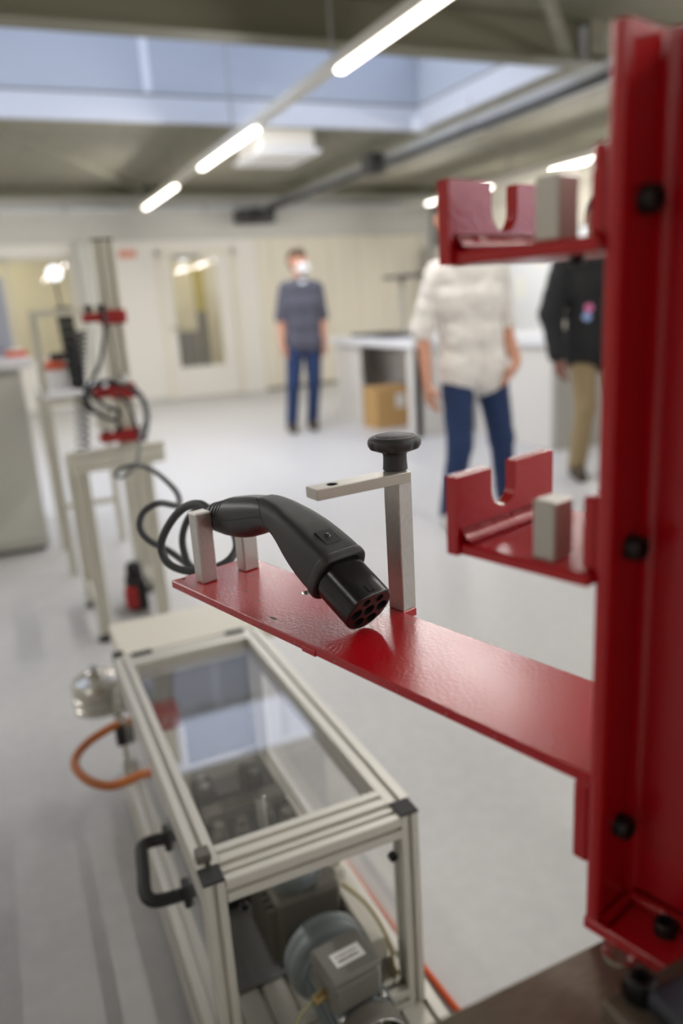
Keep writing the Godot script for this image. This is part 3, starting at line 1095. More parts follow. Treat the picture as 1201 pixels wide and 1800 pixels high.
func red_stand() -> void:
	var t := thing("red_stand", "tall red painted steel stand with three bracket arms, bolted to the steel table", "stand", Vector3(-0.19, -0.417, -0.42), "", FB, H)
	# channel column
	var a0 := -0.2297
	var a1 := -0.1497
	var poly := PackedVector2Array()
	var th := 0.0102
	var bf := 0.3838
	var bw := 0.4335
	for q in [[a0 + 0.003, bf], [a0 + th - 0.004, bf], [a0 + th - 0.0012, bf + 0.0012], [a0 + th, bf + 0.004], [a0 + th, bw - th - 0.006], [a0 + th + 0.002, bw - th - 0.002], [a0 + th + 0.006, bw - th], [a1 - th - 0.006, bw - th], [a1 - th - 0.002, bw - th - 0.002], [a1 - th, bw - th - 0.006], [a1 - th, bf + 0.004], [a1 - th + 0.0012, bf + 0.0012], [a1 - th + 0.004, bf], [a1 - 0.003, bf], [a1 - 0.0008, bf + 0.0008], [a1, bf + 0.003], [a1, bw - 0.003], [a1 - 0.003, bw], [a0 + 0.003, bw], [a0, bw - 0.003], [a0, bf + 0.003], [a0 + 0.0008, bf + 0.0008]]:
		poly.append(Vector2(q[0], -q[1]))
	var mb := MB.new()
	# plan polygon in (a, -b); extrude upwards: x -> a, y -> -b (local z), z -> up
	extrude(mb, poly, Transform3D(Basis(Vector3(1, 0, 0), Vector3(0, 0, 1), Vector3(0, 1, 0)), Vector3(0, -0.409, 0) - org), 0.532)
	part("column", mb, M.red_paint, t)
	fbox("foot_plate", -0.2303, -0.11, -0.417, -0.408, 0.3832, 0.50, M.red_paint, t, 0.001)
	weld("weld_bead", F(a0 + th, -0.408, bf + 0.002), F(a0 + th, -0.408, bw - th - 0.002), Vector3(0, 1, 0), Vector3(1, 0, 0), 0.008, t)
	weld("weld_bead", F(a0 + th + 0.003, -0.408, bw - th), F(a1 - th - 0.003, -0.408, bw - th), Vector3(0, 1, 0), Vector3(0, 0, 1), 0.009, t)
	cap_screw(F(-0.186, -0.408, 0.4085), Vector3.UP, 0.0072, 0.009, t)
	for y in [0.041, -0.150, -0.3415]:
		cap_screw(F(a0 + th, y, 0.4045), Vector3.RIGHT, 0.0078, 0.009, t)
	# long arm: plate with cross tab, posts, swivel clamp
	var A0 := -0.7715
	var A1 := a0 - 0.0002
	var B0 := 0.3858
	var B1 := 0.4948
	mb = MB.new()
	box(mb, F(A0, -0.309, B1), F(A1, -0.3, B0), 0.0008, Basis.IDENTITY, true)
	var e := 0.0008
	var outer := PackedVector2Array([Vector2(A0 + e, -B1 + e), Vector2(A1 - e, -B1 + e), Vector2(A1 - e, -B0 - e), Vector2(A0 + e, -B0 - e)])
	var T := Transform3D(Basis(Vector3(1, 0, 0), Vector3(0, 0, 1), Vector3(0, 1, 0)), Vector3(0, -0.3, 0) - org)
	var holes := [circle2(Vector2(-0.619, -0.4640), 0.0062, 24), circle2(Vector2(-0.7645, -0.3985), 0.0026, 16)]
	cap(mb, ccw(outer), holes, T, Vector3.UP)
	var plate := part("arm_plate", mb, M.red_paint, t)
	mb = MB.new()
	lathe(mb, F(-0.619, -0.3, 0.464), Vector3.DOWN, [[0.0062, 0.0], [0.0034, 0.0034], [0.0034, 0.0085]], 24)
	part("countersink", mb, M.bright_steel, plate, "bare steel countersunk hole")
	mb = MB.new()
	lathe(mb, F(-0.7645, -0.3, 0.3985), Vector3.DOWN, [[0.0026, 0.0], [0.0026, 0.0086]], 16)
	part("drill_hole", mb, M.dark_bore, plate)
	var chips := [[-0.6735, 0.424, 0.0030, 0.0012], [-0.640, 0.4165, 0.0028, 0.0010], [-0.7085, 0.4575, 0.0032, 0.0013], [-0.5905, 0.3995, 0.0062, 0.0022], [-0.690, 0.4145, 0.0020, 0.0008], [-0.7255, 0.433, 0.0022, 0.0010], [-0.560, 0.447, 0.0018, 0.0008], [-0.7405, 0.396, 0.0025, 0.0010], [-0.600, 0.4695, 0.004, 0.0016], [-0.478, 0.4805, 0.0034, 0.0008]]
	for c in chips:
		mb = MB.new()
		var f := []
		for k in 9:
			var w := TAU * k / 9.0
			var s := rng.randf_range(0.6, 1.15)
			f.append(F(c[0] + cos(w) * c[2] * s, -0.29994, c[1] + sin(w) * c[3] * s))
		mb.flat(f, Vector3.UP)
		part("paint_chip", mb, M.paint_worn_metal, plate)
	for k in 16:                                       # rows of small scuffs where the plug has rubbed
		mb = MB.new()
		var ca := (-0.692 if k % 2 else -0.532) + rng.randf_range(-0.004, 0.004)
		var cb := B0 + 0.008 + rng.randf() * 0.09
		var f := []
		for i in 7:
			var w := TAU * i / 7.0
			f.append(F(ca + cos(w) * 0.0009 * rng.randf_range(0.4, 1.2), -0.29995, cb + sin(w) * 0.0016 * rng.randf_range(0.4, 1.3)))
		mb.flat(f, Vector3.UP)
		part("paint_chip", mb, M.paint_worn_metal if k % 3 == 0 else M.scuffed_red, plate)
	for k in 9:
		mb = MB.new()
		var a := A0 + 0.03 + 0.055 * k + rng.randf_range(-0.02, 0.02)
		var f := []
		for i in 7:
			var w := TAU * i / 7.0
			f.append(F(a + cos(w) * 0.0014 * rng.randf_range(0.4, 1.1), -0.3045 + rng.randf_range(-0.002, 0.0005) + sin(w) * 0.0007, B0 - 0.00006))
		mb.flat(f, Vector3(0, 0, 1))
		part("paint_chip", mb, M.paint_worn_metal, plate)
	fbox("cross_tab", -0.5235, -0.5026, -0.309, -0.3001, B1, 0.5135, M.red_paint, plate, 0.0008)
	fbox("cross_tab", -0.527, -0.507, -0.3098, -0.304, B0 - 0.001, B0 + 0.001, M.red_paint, plate, 0.0006)
	fbox("angle_leg", -0.2415, a0 - 0.0001, -0.3675, -0.309, B0 - 0.001, 0.482, M.red_paint, t, 0.002)
	fbox("cradle_post", -0.747, -0.729, -0.3, -0.2175, 0.4035, 0.4235, M.brushed_steel, t, 0.0016, "square steel cradle post in front of the charger handle")
	fbox("cradle_post", -0.744, -0.7265, -0.3, -0.2175, 0.4585, 0.4795, M.brushed_steel, t, 0.0016, "square steel cradle post behind the charger handle")
	fbox("clamp_post", -0.5235, -0.503, -0.3, -0.1681, 0.4951, 0.5135, M.brushed_steel, t, 0.0009, "tall square steel clamp post")
	# swivel bar
	mb = MB.new()
	var p0 := Vector2(-0.5205, 0.4046)
	var p1 := Vector2(-0.5030, 0.5045)
	var d := (p1 - p0).normalized()
	var bs := Basis(Vector3(d.y, 0, d.x), Vector3.UP, Vector3(d.x, 0, -d.y).cross(Vector3.UP) * -1.0)
	var z := Vector3(d.x, 0, -d.y)
	bs = Basis(Vector3.UP.cross(z), Vector3.UP, z)
	var cen := F((p0.x + p1.x) / 2, -0.163, (p0.y + p1.y) / 2)
	var L := p0.distance_to(p1) / 2
	box(mb, cen - Vector3(0.0103, 0.005, L), cen + Vector3(0.0103, 0.005, L), 0.0006, bs, true)
	var hole_c := -L + 0.0215
	cap(mb, ccw(PackedVector2Array([Vector2(-0.0097, -L + 0.0006), Vector2(0.0097, -L + 0.0006), Vector2(0.0097, L - 0.0006), Vector2(-0.0097, L - 0.0006)])), [circle2(Vector2(0, hole_c), 0.0056, 24)], Transform3D(bs * Basis(Vector3(1, 0, 0), Vector3(0, 0, 1), Vector3(0, 1, 0)), cen + Vector3(0, 0.005, 0)), Vector3.UP)
	var bar := part("clamp_bar", mb, M.ground_steel, t, "flat steel clamp bar swung over the charger")
	mb = MB.new()
	lathe(mb, cen + bs * Vector3(0, 0.005, hole_c), Vector3.DOWN, [[0.0056, 0.0], [0.0038, 0.0012], [0.0038, 0.0095], [0.0, 0.0095]], 24)
	part("drill_hole", mb, M.dark_bore, bar)
	# star knob
	mb = MB.new()
	var kc := F(-0.5125, -0.158, 0.5015)
	var rows := []
	for q in [[0.0001, 0.0, 0.0], [0.0114, 0.0, 0.0], [0.0118, 0.0006, 0.0], [0.0113, 0.008, 0.0], [0.0112, 0.014, 0.0], [0.0122, 0.0168, 0.0], [0.0180, 0.0188, 0.3], [0.0234, 0.0208, 1.0], [0.0250, 0.0236, 1.0], [0.0254, 0.0262, 0.7], [0.0251, 0.0286, 0.3], [0.0238, 0.0306, 0.0], [0.0206, 0.0322, 0.0], [0.0188, 0.0328, 0.0], [0.0184, 0.0322, 0.0], [0.0178, 0.0322, 0.0], [0.0174, 0.0331, 0.0], [0.012, 0.0343, 0.0], [0.006, 0.0349, 0.0], [0.0001, 0.0351, 0.0]]:
		var row := PackedVector3Array()
		for k in 98:
			var w := TAU * k / 98.0
			var sc := pow(maxf(0.0, cos(7.0 * w + 0.6)), 1.6)
			var r: float = q[0] * (1.0 - 0.085 * q[2] * sc)
			row.append(kc + Vector3(cos(w) * r, q[1], sin(w) * r))
		rows.append(row)
	mb.grid(rows, true)
	part("clamp_knob", mb, M.black_plastic, t, "black star-shaped clamping knob")
	# two short arms with notched end plates
	for i in 2:
		var y: float = [-0.1715, 0.0165][i]
		var top := y + 0.0082
		fbox("bracket_shelf", -0.3345, a0 - 0.0002, y, top, 0.3785, 0.4945, M.red_paint, t, 0.0015)
		fbox("angle_leg", -0.2395, a0 - 0.0001, top, top + 0.0455, 0.385, 0.482, M.red_paint, t, 0.0022)
		var prof := PackedVector2Array()
		var w0: float = [0.3755, 0.3745][i]
		var w1 := 0.4855
		var nc: float = [0.4268, 0.4285][i]
		var nr := 0.0135
		var ht: float = [0.0545, 0.0495][i]
		var cy := ht - 0.0165
		prof.append(Vector2(w0, 0.0))
		prof.append(Vector2(w1, 0.0))
		prof.append(Vector2(w1, ht - 0.001))
		prof.append(Vector2(w1 - 0.001, ht))
		prof.append(Vector2(nc + nr + 0.001, ht))
		prof.append(Vector2(nc + nr, ht - 0.001))
		for k in 17:
			var w := PI * k / 16.0
			prof.append(Vector2(nc + cos(w) * nr, cy - sin(w) * nr))
		prof.append(Vector2(nc - nr, ht - 0.001))
		prof.append(Vector2(nc - nr - 0.001, ht))
		prof.append(Vector2(w0 + 0.001, ht))
		prof.append(Vector2(w0, ht - 0.001))
		mb = MB.new()
		extrude(mb, prof, Transform3D(Basis(Vector3(0, 0, -1), Vector3(0, 1, 0), Vector3(1, 0, 0)), Vector3(-0.3365, y, 0) - org), 0.0092)
		part("notched_plate", mb, M.red_paint, t)
		weld("weld_bead", F(-0.3273, top, 0.3795), F(-0.3273, top, 0.4845), Vector3(0, 1, 0), Vector3(1, 0, 0), 0.0105, t)
		fbox("stop_block", -0.2735, -0.2575, top, top + [0.038, 0.0345][i], 0.3842, 0.4045, M.ground_steel, t, 0.001, "square steel stop block")
	cap_screw(F(-0.262, 0.0165, 0.41), Vector3.DOWN, 0.0045, 0.005, t)

# ------------------------------------------------------------------ the charger
func sec(e: float, flat: float, th: float) -> Vector2:
	var c := cos(th)
	var s := sin(th)
	var x := signf(c) * pow(absf(c), 2.0 / e)
	var y := signf(s) * pow(absf(s), 2.0 / e)
	if y > flat - 0.06:                                   # flattened crown
		var o := (y - flat + 0.06) / (1.0 - flat + 0.06)
		y = flat - 0.06 + 0.06 * (1.0 - pow(1.0 - o, 2.0))
	return Vector2(x, y)

func charger() -> void:
	var t := thing("charging_plug", "black electric car charging plug with bent handle, lying on the red arm", "charging plug", Vector3(-0.5, -0.3, -0.4415), "", FB, H)
	var bc := 0.4412
	var a_off := -0.735
	var K := [
		[-0.012, -0.2310, 0.0168, 0.0160, 2.0, 1.0], [0.004, -0.2290, 0.0194, 0.0166, 2.1, 1.0], [0.022, -0.2258, 0.0219, 0.0195, 2.2, 1.0], [0.05, -0.2208, 0.0228, 0.0210, 2.2, 1.0],
		[0.076, -0.2144, 0.0210, 0.0205, 2.2, 1.0], [0.097, -0.2095, 0.0182, 0.0200, 2.3, 0.97], [0.112, -0.2094, 0.0172, 0.0200, 2.4, 0.92], [0.126, -0.2132, 0.0186, 0.0212, 2.6, 0.88],
		[0.140, -0.2190, 0.0212, 0.0234, 2.7, 0.86], [0.154, -0.2264, 0.0244, 0.0255, 2.8, 0.86], [0.169, -0.2347, 0.0266, 0.0273, 2.8, 0.86], [0.185, -0.2431, 0.0279, 0.0283, 2.8, 0.86], [0.2005, -0.2511, 0.0283, 0.0286, 2.8, 0.86]]
	var pa := []
	var pr := []
	var pe := []
	for k in K:
		pa.append(Vector3(k[0], k[1], 0))
		pr.append(Vector3(k[2], k[3], 0))
		pe.append(Vector3(k[4], k[5], 0))
	var path := catmull(pa, 6)
	var rad := catmull(pr, 6)
	var exps := catmull(pe, 6)
	var n := path.size()
	var at := func(i: int, th: float, off: float, shift: float) -> Vector3:
		var d := (path[mini(i + 1, n - 1)] - path[maxi(i - 1, 0)]).normalized()
		var nn := Vector3(-d.y, d.x, 0)
		var q := sec(exps[i].x, exps[i].y, th)
		var p := path[i] + d * shift + nn * q.y * (rad[i].x + off)
		return F(a_off + p.x, p.y, bc - q.x * (rad[i].y + off))
	var seg := 56
	# grip body
	var rows := []
	for i in range(13, n):
		var row := PackedVector3Array()
		for k in seg:
			row.append(at.call(i, TAU * k / seg, 0.0, 0.0))
		rows.append(row)
	var mb := MB.new()
	mb.grid(rows, true)
	part("handle", mb, M.satin_black_plastic, t)
	# ribbed cable entry
	rows = []
	for i in 111:
		var s := -0.024 + 0.055 * i / 110.0
		var j := 0
		while j < n - 2 and path[j + 1].x < s:
			j += 1
		var f := clampf((s - path[j].x) / (path[j + 1].x - path[j].x), 0.0, 1.0)
		var y := lerpf(path[j].y, path[j + 1].y, f)
		var rn := lerpf(rad[j].x, rad[j + 1].x, f) + 0.0001
		var rb := lerpf(rad[j].y, rad[j + 1].y, f) + 0.0001
		if s < -0.012:
			var u := pow(clampf((s + 0.0245) / 0.0125, 0.0, 1.0), 0.55)
			rn = lerpf(0.0062, rn, u)
			rb = lerpf(0.0062, rb, u)
		var row := PackedVector3Array()
		for k in seg:
			var th := TAU * k / seg
			var groove := 0.0
			var ph := fposmod((s + 0.0165) / 0.0088, 1.0)
			if s > -0.0165 and s < 0.0205 and ph < 0.38 and absf(sin(th)) > 0.16:
				groove = 0.0026
			var q := sec(2.1, 1.0, th)
			row.append(F(a_off + s, y + q.y * (rn - groove), bc - q.x * (rb - groove)))
		rows.append(row)
	mb = MB.new()
	mb.grid(rows, true)
	part("strain_relief", mb, M.satin_black_plastic, t, "ribbed cable entry")
	# mould seam along the handle
	for sd in [PI - 0.02, 0.02]:
		var pts := PackedVector3Array()
		for i in range(14, 40):
			pts.append(at.call(i, sd, 0.00005, 0.0))
		mb = MB.new()
		tube(mb, pts, 0.00032, 5)
		part("mould_seam", mb, M.seam_black, t)
	# upper shell of the head, one plastic wall proud of the grip
	rows = []
	var i0 := 28
	for i in range(i0, n):
		var u := float(i - i0) / (n - 1 - i0)
		var low := lerpf(lerpf(1.15, -0.30, smoothstep(0.0, 0.22, u)), -0.52, smoothstep(0.3, 0.8, u))
		var row := PackedVector3Array()
		var m := 46
		for k in m + 1:
			var th := lerpf(low, PI - low, float(k) / m)
			var off := 0.0012
			if k == 0 or k == m:
				off = -0.0006
			elif i == i0:
				off = -0.0006
			row.append(at.call(i, th, off, 0.0))
		rows.append(row)
	mb = MB.new()
	mb.grid(rows, false)
	part("head_shell", mb, M.black_plastic, t)
	# dark line under the shell edge
	for side in 2:
		var pts := PackedVector3Array()
		for i in range(i0, n - 1):
			var u := float(i - i0) / (n - 1 - i0)
			var low := lerpf(lerpf(1.15, -0.30, smoothstep(0.0, 0.22, u)), -0.52, smoothstep(0.3, 0.8, u)) - 0.03
			pts.append(at.call(i, low if side == 0 else PI - low, 0.0003, 0.0))
		mb = MB.new()
		tube(mb, pts, 0.0007, 6)
		part("mould_seam", mb, M.seam_black, t)
	# collar at the mouth of the head
	var dir := Vector2(0.0414, -0.0234).normalized()
	var d3 := Vector3(dir.x, dir.y, 0)
	var n3 := Vector3(-dir.y, dir.x, 0)
	var ring := func(c: Vector2, rn: float, rb: float, e: float, fl: float, off: float) -> PackedVector3Array:
		var o := PackedVector3Array()
		for k in 72:
			var q := sec(e, fl, TAU * k / 72.0)
			o.append(F(a_off + c.x + n3.x * q.y * (rn + off), c.y + n3.y * q.y * (rn + off), bc - q.x * (rb + off)))
		return o
	var c0 := Vector2(0.2005, -0.2538)
	rows = []
	for q in [[-0.008, 0.0004], [-0.0072, 0.0014], [-0.0055, 0.0018], [-0.002, 0.0019], [0.0005, 0.0014], [0.0018, 0.0004], [0.002, -0.0016], [0.0012, -0.0032], [0.0004, -0.0055]]:
		rows.append(ring.call(c0 + dir * q[0] + Vector2(0.0, 0.0022), 0.0283, 0.0286, 2.8, 0.86, q[1]))
	mb = MB.new()
	mb.grid(rows, true)
	part("collar", mb, M.black_plastic, t)
	# plug sleeve
	var R := 0.0264
	var L := 0.0475
	rows = []
	for q in [[-0.003, 0.0], [0.0, 0.0], [L - 0.0016, -0.0004], [L - 0.0005, -0.0009], [L, -0.002]]:
		rows.append(ring.call(c0 + dir * q[0], R, R, 2.0, 0.8, q[1]))
	mb = MB.new()
	mb.grid(rows, true)
	var T := Transform3D(Basis(Vector3(0, 0, 1), n3, Vector3(0, 0, 1).cross(n3)), F(a_off + c0.x + dir.x * L, c0.y + dir.y * L, bc))
	var outer := PackedVector2Array()
	for k in 72:
		var q := sec(2.0, 0.8, TAU * k / 72.0)
		outer.append(q * (R - 0.002))
	var bores := [[0.0, -0.0008, 0.0066], [0.0156, -0.0008, 0.0066], [-0.0156, -0.0008, 0.0066], [0.0080, -0.0148, 0.0066], [-0.0080, -0.0148, 0.0066], [0.0082, 0.0122, 0.0046], [-0.0082, 0.0122, 0.0046]]
	var holes := []
	for q in bores:
		holes.append(circle2(Vector2(q[0], q[1]), q[2], 24))
	cap(mb, ccw(outer), holes, T, T.basis.z if T.basis.z.dot(d3) > 0 else -T.basis.z)
	var plug := part("plug_sleeve", mb, M.smooth_black_plastic, t, "glossy round plug with flattened top")
	for q in bores:
		mb = MB.new()
		var p := T * Vector3(q[0], q[1], 0)
		lathe(mb, p, -d3, [[q[2], 0.0], [q[2] - 0.0003, 0.014], [0.0, 0.014]], 24)
		lathe(mb, p - d3 * 0.0138, d3, [[q[2] * 0.5, 0.0], [q[2] * 0.5, 0.007], [q[2] * 0.4, 0.008], [0.0, 0.008]], 16)
		part("contact_bore", mb, M.dark_bore, plug)
	# latch recess and moulded corner rib near the plug tip
	mb = MB.new()
	var lc := T * Vector3(0.001, R * 0.8 - 0.0006, 0) - d3 * 0.0088
	box(mb, lc - Vector3(0.0042, 0.001, 0.0036), lc + Vector3(0.0042, 0.001, 0.0036), 0.0, Basis(d3, n3, Vector3(0, 0, 1)))
	part("latch_slot", mb, M.seam_black, plug)
	mb = MB.new()
	lc = T * Vector3(-0.0225, -0.008, 0) - d3 * 0.016
	box(mb, lc - Vector3(0.004, 0.002, 0.001), lc + Vector3(0.004, 0.002, 0.001), 0.0, Basis(d3, n3, Vector3(0, 0, 1)))
	part("latch_slot", mb, M.seam_black, plug)
	# square button field with a round lens on the crown
	var bi := n - 10
	var bd := (path[bi + 1] - path[bi - 1]).normalized()
	var bn := Vector3(-bd.y, bd.x, 0)
	var bp := path[bi] + bn * (rad[bi].x * exps[bi].y + 0.0006)
	var bpos := F(a_off + bp.x, bp.y, bc)
	var bb := Basis(bd, bn, Vector3(0, 0, 1))
	mb = MB.new()
	box(mb, bpos - Vector3(0.0098, 0.002, 0.0098), bpos + Vector3(0.0098, 0.0008, 0.0098), 0.0, bb)
	part("button_gap", mb, M.seam_black, t)
	mb = MB.new()
	box(mb, bpos + bn * 0.0004 - Vector3(0.0091, 0.001, 0.0091), bpos + bn * 0.0004 + Vector3(0.0091, 0.0009, 0.0091), 0.0003, bb)
	part("button", mb, M.satin_black_plastic, t, "square button field with a round lens")
	mb = MB.new()
	var lp := bpos + bn * 0.0012 - bd * 0.001
	lathe(mb, lp, bn, [[0.0036, -0.0004], [0.0034, 0.0006], [0.0024, 0.0012], [0.0012, 0.0015], [0.0, 0.0016]], 20, true)
	part("indicator_lens", mb, M.glossy_lens, t)
	# cable: looped behind the cradle and on to the cable station
	var pts := [F(a_off - 0.016, -0.2322, bc)]
	for q in [[0.2, 1.056, -0.881], [0.187, 1.044, -0.922], [0.172, 1.016, -0.954], [0.163, 0.986, -0.972], [0.168, 0.964, -0.963], [0.187, 0.956, -0.941], [0.213, 0.96, -0.919], [0.237, 0.971, -0.912], [0.253, 0.984, -0.932], [0.254, 1.005, -0.972], [0.24, 1.016, -1.015], [0.221, 1.002, -1.042], [0.209, 0.967, -1.059], [0.213, 0.929, -1.069], [0.226, 0.906, -1.09], [0.207, 0.918, -1.158], [0.18, 0.937, -1.176], [0.17, 0.957, -1.186], [0.179, 0.98, -1.189], [0.204, 0.992, -1.182], [0.239, 0.975, -1.218], [0.261, 0.97, -1.32], [0.265, 0.972, -1.432], [0.267, 0.965, -1.599], [0.262, 0.946, -1.765], [0.249, 0.912, -1.929], [0.248, 0.876, -2.033], [0.278, 0.852, -2.125], [0.329, 0.86, -2.219], [0.378, 0.87, -2.426], [0.423, 0.891, -2.639], [0.472, 0.916, -2.795], [0.479, 0.97, -2.865], [0.455, 1.012, -2.945], [0.41, 1.03, -2.975]]:
		pts.append(FB.transposed() * (Vector3(q[0], q[1] - H, q[2])) - org)
	mb = MB.new()
	tube(mb, catmull(pts, 8), 0.0052, 12)
	part("cable", mb, M.cable_grey, t, "grey charging cable in loose loops")

# ------------------------------------------------------------------ the grey machine under the arm
func test_rig() -> void:
	var t := thing("machine_frame", "aluminium profile machine frame with a clear lid, below the red arm", "machine", Vector3(0.34, 0, -1.42))
	for q in [[0.159, -1.0], [0.49, -1.0], [0.159, -1.84], [0.49, -1.84]]:
		var mb := MB.new()
		profile(mb, P(q[0] + 0.016, 0.065, q[1] + 0.018), P(q[0] + 0.016, 0.458, q[1] + 0.018), 0.033, 0.036, Vector3.BACK)
		var post := part("post", mb, M.anodised, t)
		if q[1] > -1.5:
			boxpart("end_cap", P(q[0] - 0.001, 0.4575, q[1] - 0.001), P(q[0] + 0.033, 0.462, q[1] + 0.037), M.cap_black, post, 0.001, "black plastic end cap")
	var rails := [
		[Vector3(0.193, 0.437, -0.982), Vector3(0.49, 0.437, -0.982), 0.036, 0.04, 1, 1], [Vector3(0.193, 0.085, -0.982), Vector3(0.49, 0.085, -0.982), 0.036, 0.04, 1, 1],
		[Vector3(0.175, 0.41, -1.0), Vector3(0.175, 0.41, -1.82), 0.03, 0.036, 1, 1], [Vector3(0.507, 0.41, -1.0), Vector3(0.507, 0.41, -1.82), 0.03, 0.036, 1, 1],
		[Vector3(0.193, 0.42, -1.822), Vector3(0.49, 0.42, -1.822), 0.036, 0.04, 1, 1], [Vector3(0.193, 0.085, -1.822), Vector3(0.49, 0.085, -1.822), 0.036, 0.04, 1, 1],
		[Vector3(0.175, 0.085, -1.0), Vector3(0.175, 0.085, -1.82), 0.03, 0.036, 1, 1], [Vector3(0.507, 0.085, -1.0), Vector3(0.507, 0.085, -1.82), 0.03, 0.036, 1, 1]]
	for r in rails:
		var mb := MB.new()
		profile(mb, r[0] - org, r[1] - org, r[2], r[3], Vector3.UP, r[4], r[5])
		part("rail", mb, M.anodised, t)
	# lid
	var lid := Node3D.new()
	lid.name = "lid"
	t.add_child(lid)
	for r in [[Vector3(0.1765, 0.447, -1.002), Vector3(0.1765, 0.447, -1.825), 0.037, 0.03], [Vector3(0.505, 0.447, -1.002), Vector3(0.505, 0.447, -1.825), 0.043, 0.03], [Vector3(0.195, 0.447, -1.023), Vector3(0.4835, 0.447, -1.023), 0.042, 0.03], [Vector3(0.195, 0.447, -1.8), Vector3(0.4835, 0.447, -1.8), 0.05, 0.03]]:
		var mb := MB.new()
		profile(mb, r[0] - org, r[1] - org, r[2], r[3], Vector3.UP, 1, 1, 0.009, 0.008)
		part("lid_rail", mb, M.anodised, lid)
	boxpart("lid_pane", P(0.19, 0.443, -1.78), P(0.488, 0.447, -1.04), M.clear_pane, lid, 0.0)
	boxpart("catch", P(0.163, 0.461, -1.035), P(0.185, 0.476, -1.01), M.cast_grey, lid, 0.002)
	for x in [0.2, 0.44]:
		boxpart("hinge", P(x, 0.455, -1.835), P(x + 0.05, 0.466, -1.815), M.dark_metal, lid, 0.002)
	for x in [0.157, 0.524]:
		boxpart("side_pane", P(x, 0.1, -1.82), P(x + 0.004, 0.395, -1.0), M.clear_pane, t, 0.0)
	boxpart("cover_plate", P(0.176, 0.415, -2.06), P(0.585, 0.461, -1.838), M.cover_white, t, 0.003, "white cover plate behind the lid")
	for x in [0.2, 0.53]:
		var mb := MB.new()
		profile(mb, P(x, 0.0, -2.02), P(x, 0.415, -2.02), 0.036, 0.036, Vector3.BACK)
		part("post", mb, M.anodised_dull, t)
	boxpart("cover_cap", P(0.158, 0.43, -1.872), P(0.186, 0.462, -1.842), M.cap_black, t, 0.002)
	# base of wide profiles on feet
	for k in 2:
		var mb := MB.new()
		profile(mb, P(0.24 + 0.205 * k, 0.0425, -0.8), P(0.24 + 0.205 * k, 0.0425, -1.95), 0.2, 0.045, Vector3.UP, 4, 1, 0.01, 0.012)
		part("base_profile", mb, M.anodised, t)
	boxpart("base_tray", P(0.192, 0.066, -1.8), P(0.492, 0.07, -1.13), M.tray_grey, t, 0.001, "grey tray on the machine base")
	boxpart("end_panel", P(0.195, 0.11, -1.838), P(0.49, 0.4, -1.832), M.tray_grey, t, 0.001)
	for x in [0.17, 0.51]:
		for z in [-0.85, -1.35, -1.9]:
			var mb := MB.new()
			lathe(mb, P(x, 0, z), Vector3.UP, [[0.0, 0.0], [0.024, 0.0], [0.024, 0.006], [0.008, 0.012], [0.008, 0.02], [0.0, 0.02]], 16)
			part("foot", mb, M.cap_black, t)
	# left middle rail and handle
	var mb := MB.new()
	profile(mb, P(0.146, 0.17, -0.975), P(0.146, 0.17, -1.83), 0.016, 0.018, Vector3.UP, 0, 0)
	part("side_strip", mb, M.anodised, t)
	mb = MB.new()
	tube(mb, catmull([P(0.157, 0.322, -1.285), P(0.125, 0.326, -1.285), P(0.109, 0.328, -1.275), P(0.104, 0.33, -1.25), P(0.098, 0.33, -1.2), P(0.092, 0.33, -1.155), P(0.097, 0.328, -1.135), P(0.113, 0.325, -1.128), P(0.157, 0.322, -1.127)], 6), 0.0115, 12)
	part("handle", mb, M.cap_black, t, "black U-shaped grip on the left side")
	for z in [-1.285, -1.127]:
		boxpart("handle_foot", P(0.15, 0.3, z - 0.014), P(0.16, 0.345, z + 0.014), M.cap_black, t, 0.003)
	# small fittings
	for q in [[0.468, 0.44, -1.06, 0.011], [0.47, 0.405, -0.965, 0.008], [0.215, 0.418, -0.965, 0.007]]:
		cap_screw(P(q[0], q[1] - 0.012, q[2]), Vector3.UP if q[2] < -1.0 else Vector3.BACK, q[3], 0.01, t)
	boxpart("cable_duct", P(0.452, 0.12, -1.42), P(0.486, 0.165, -1.03), M.cover_white, t, 0.002)

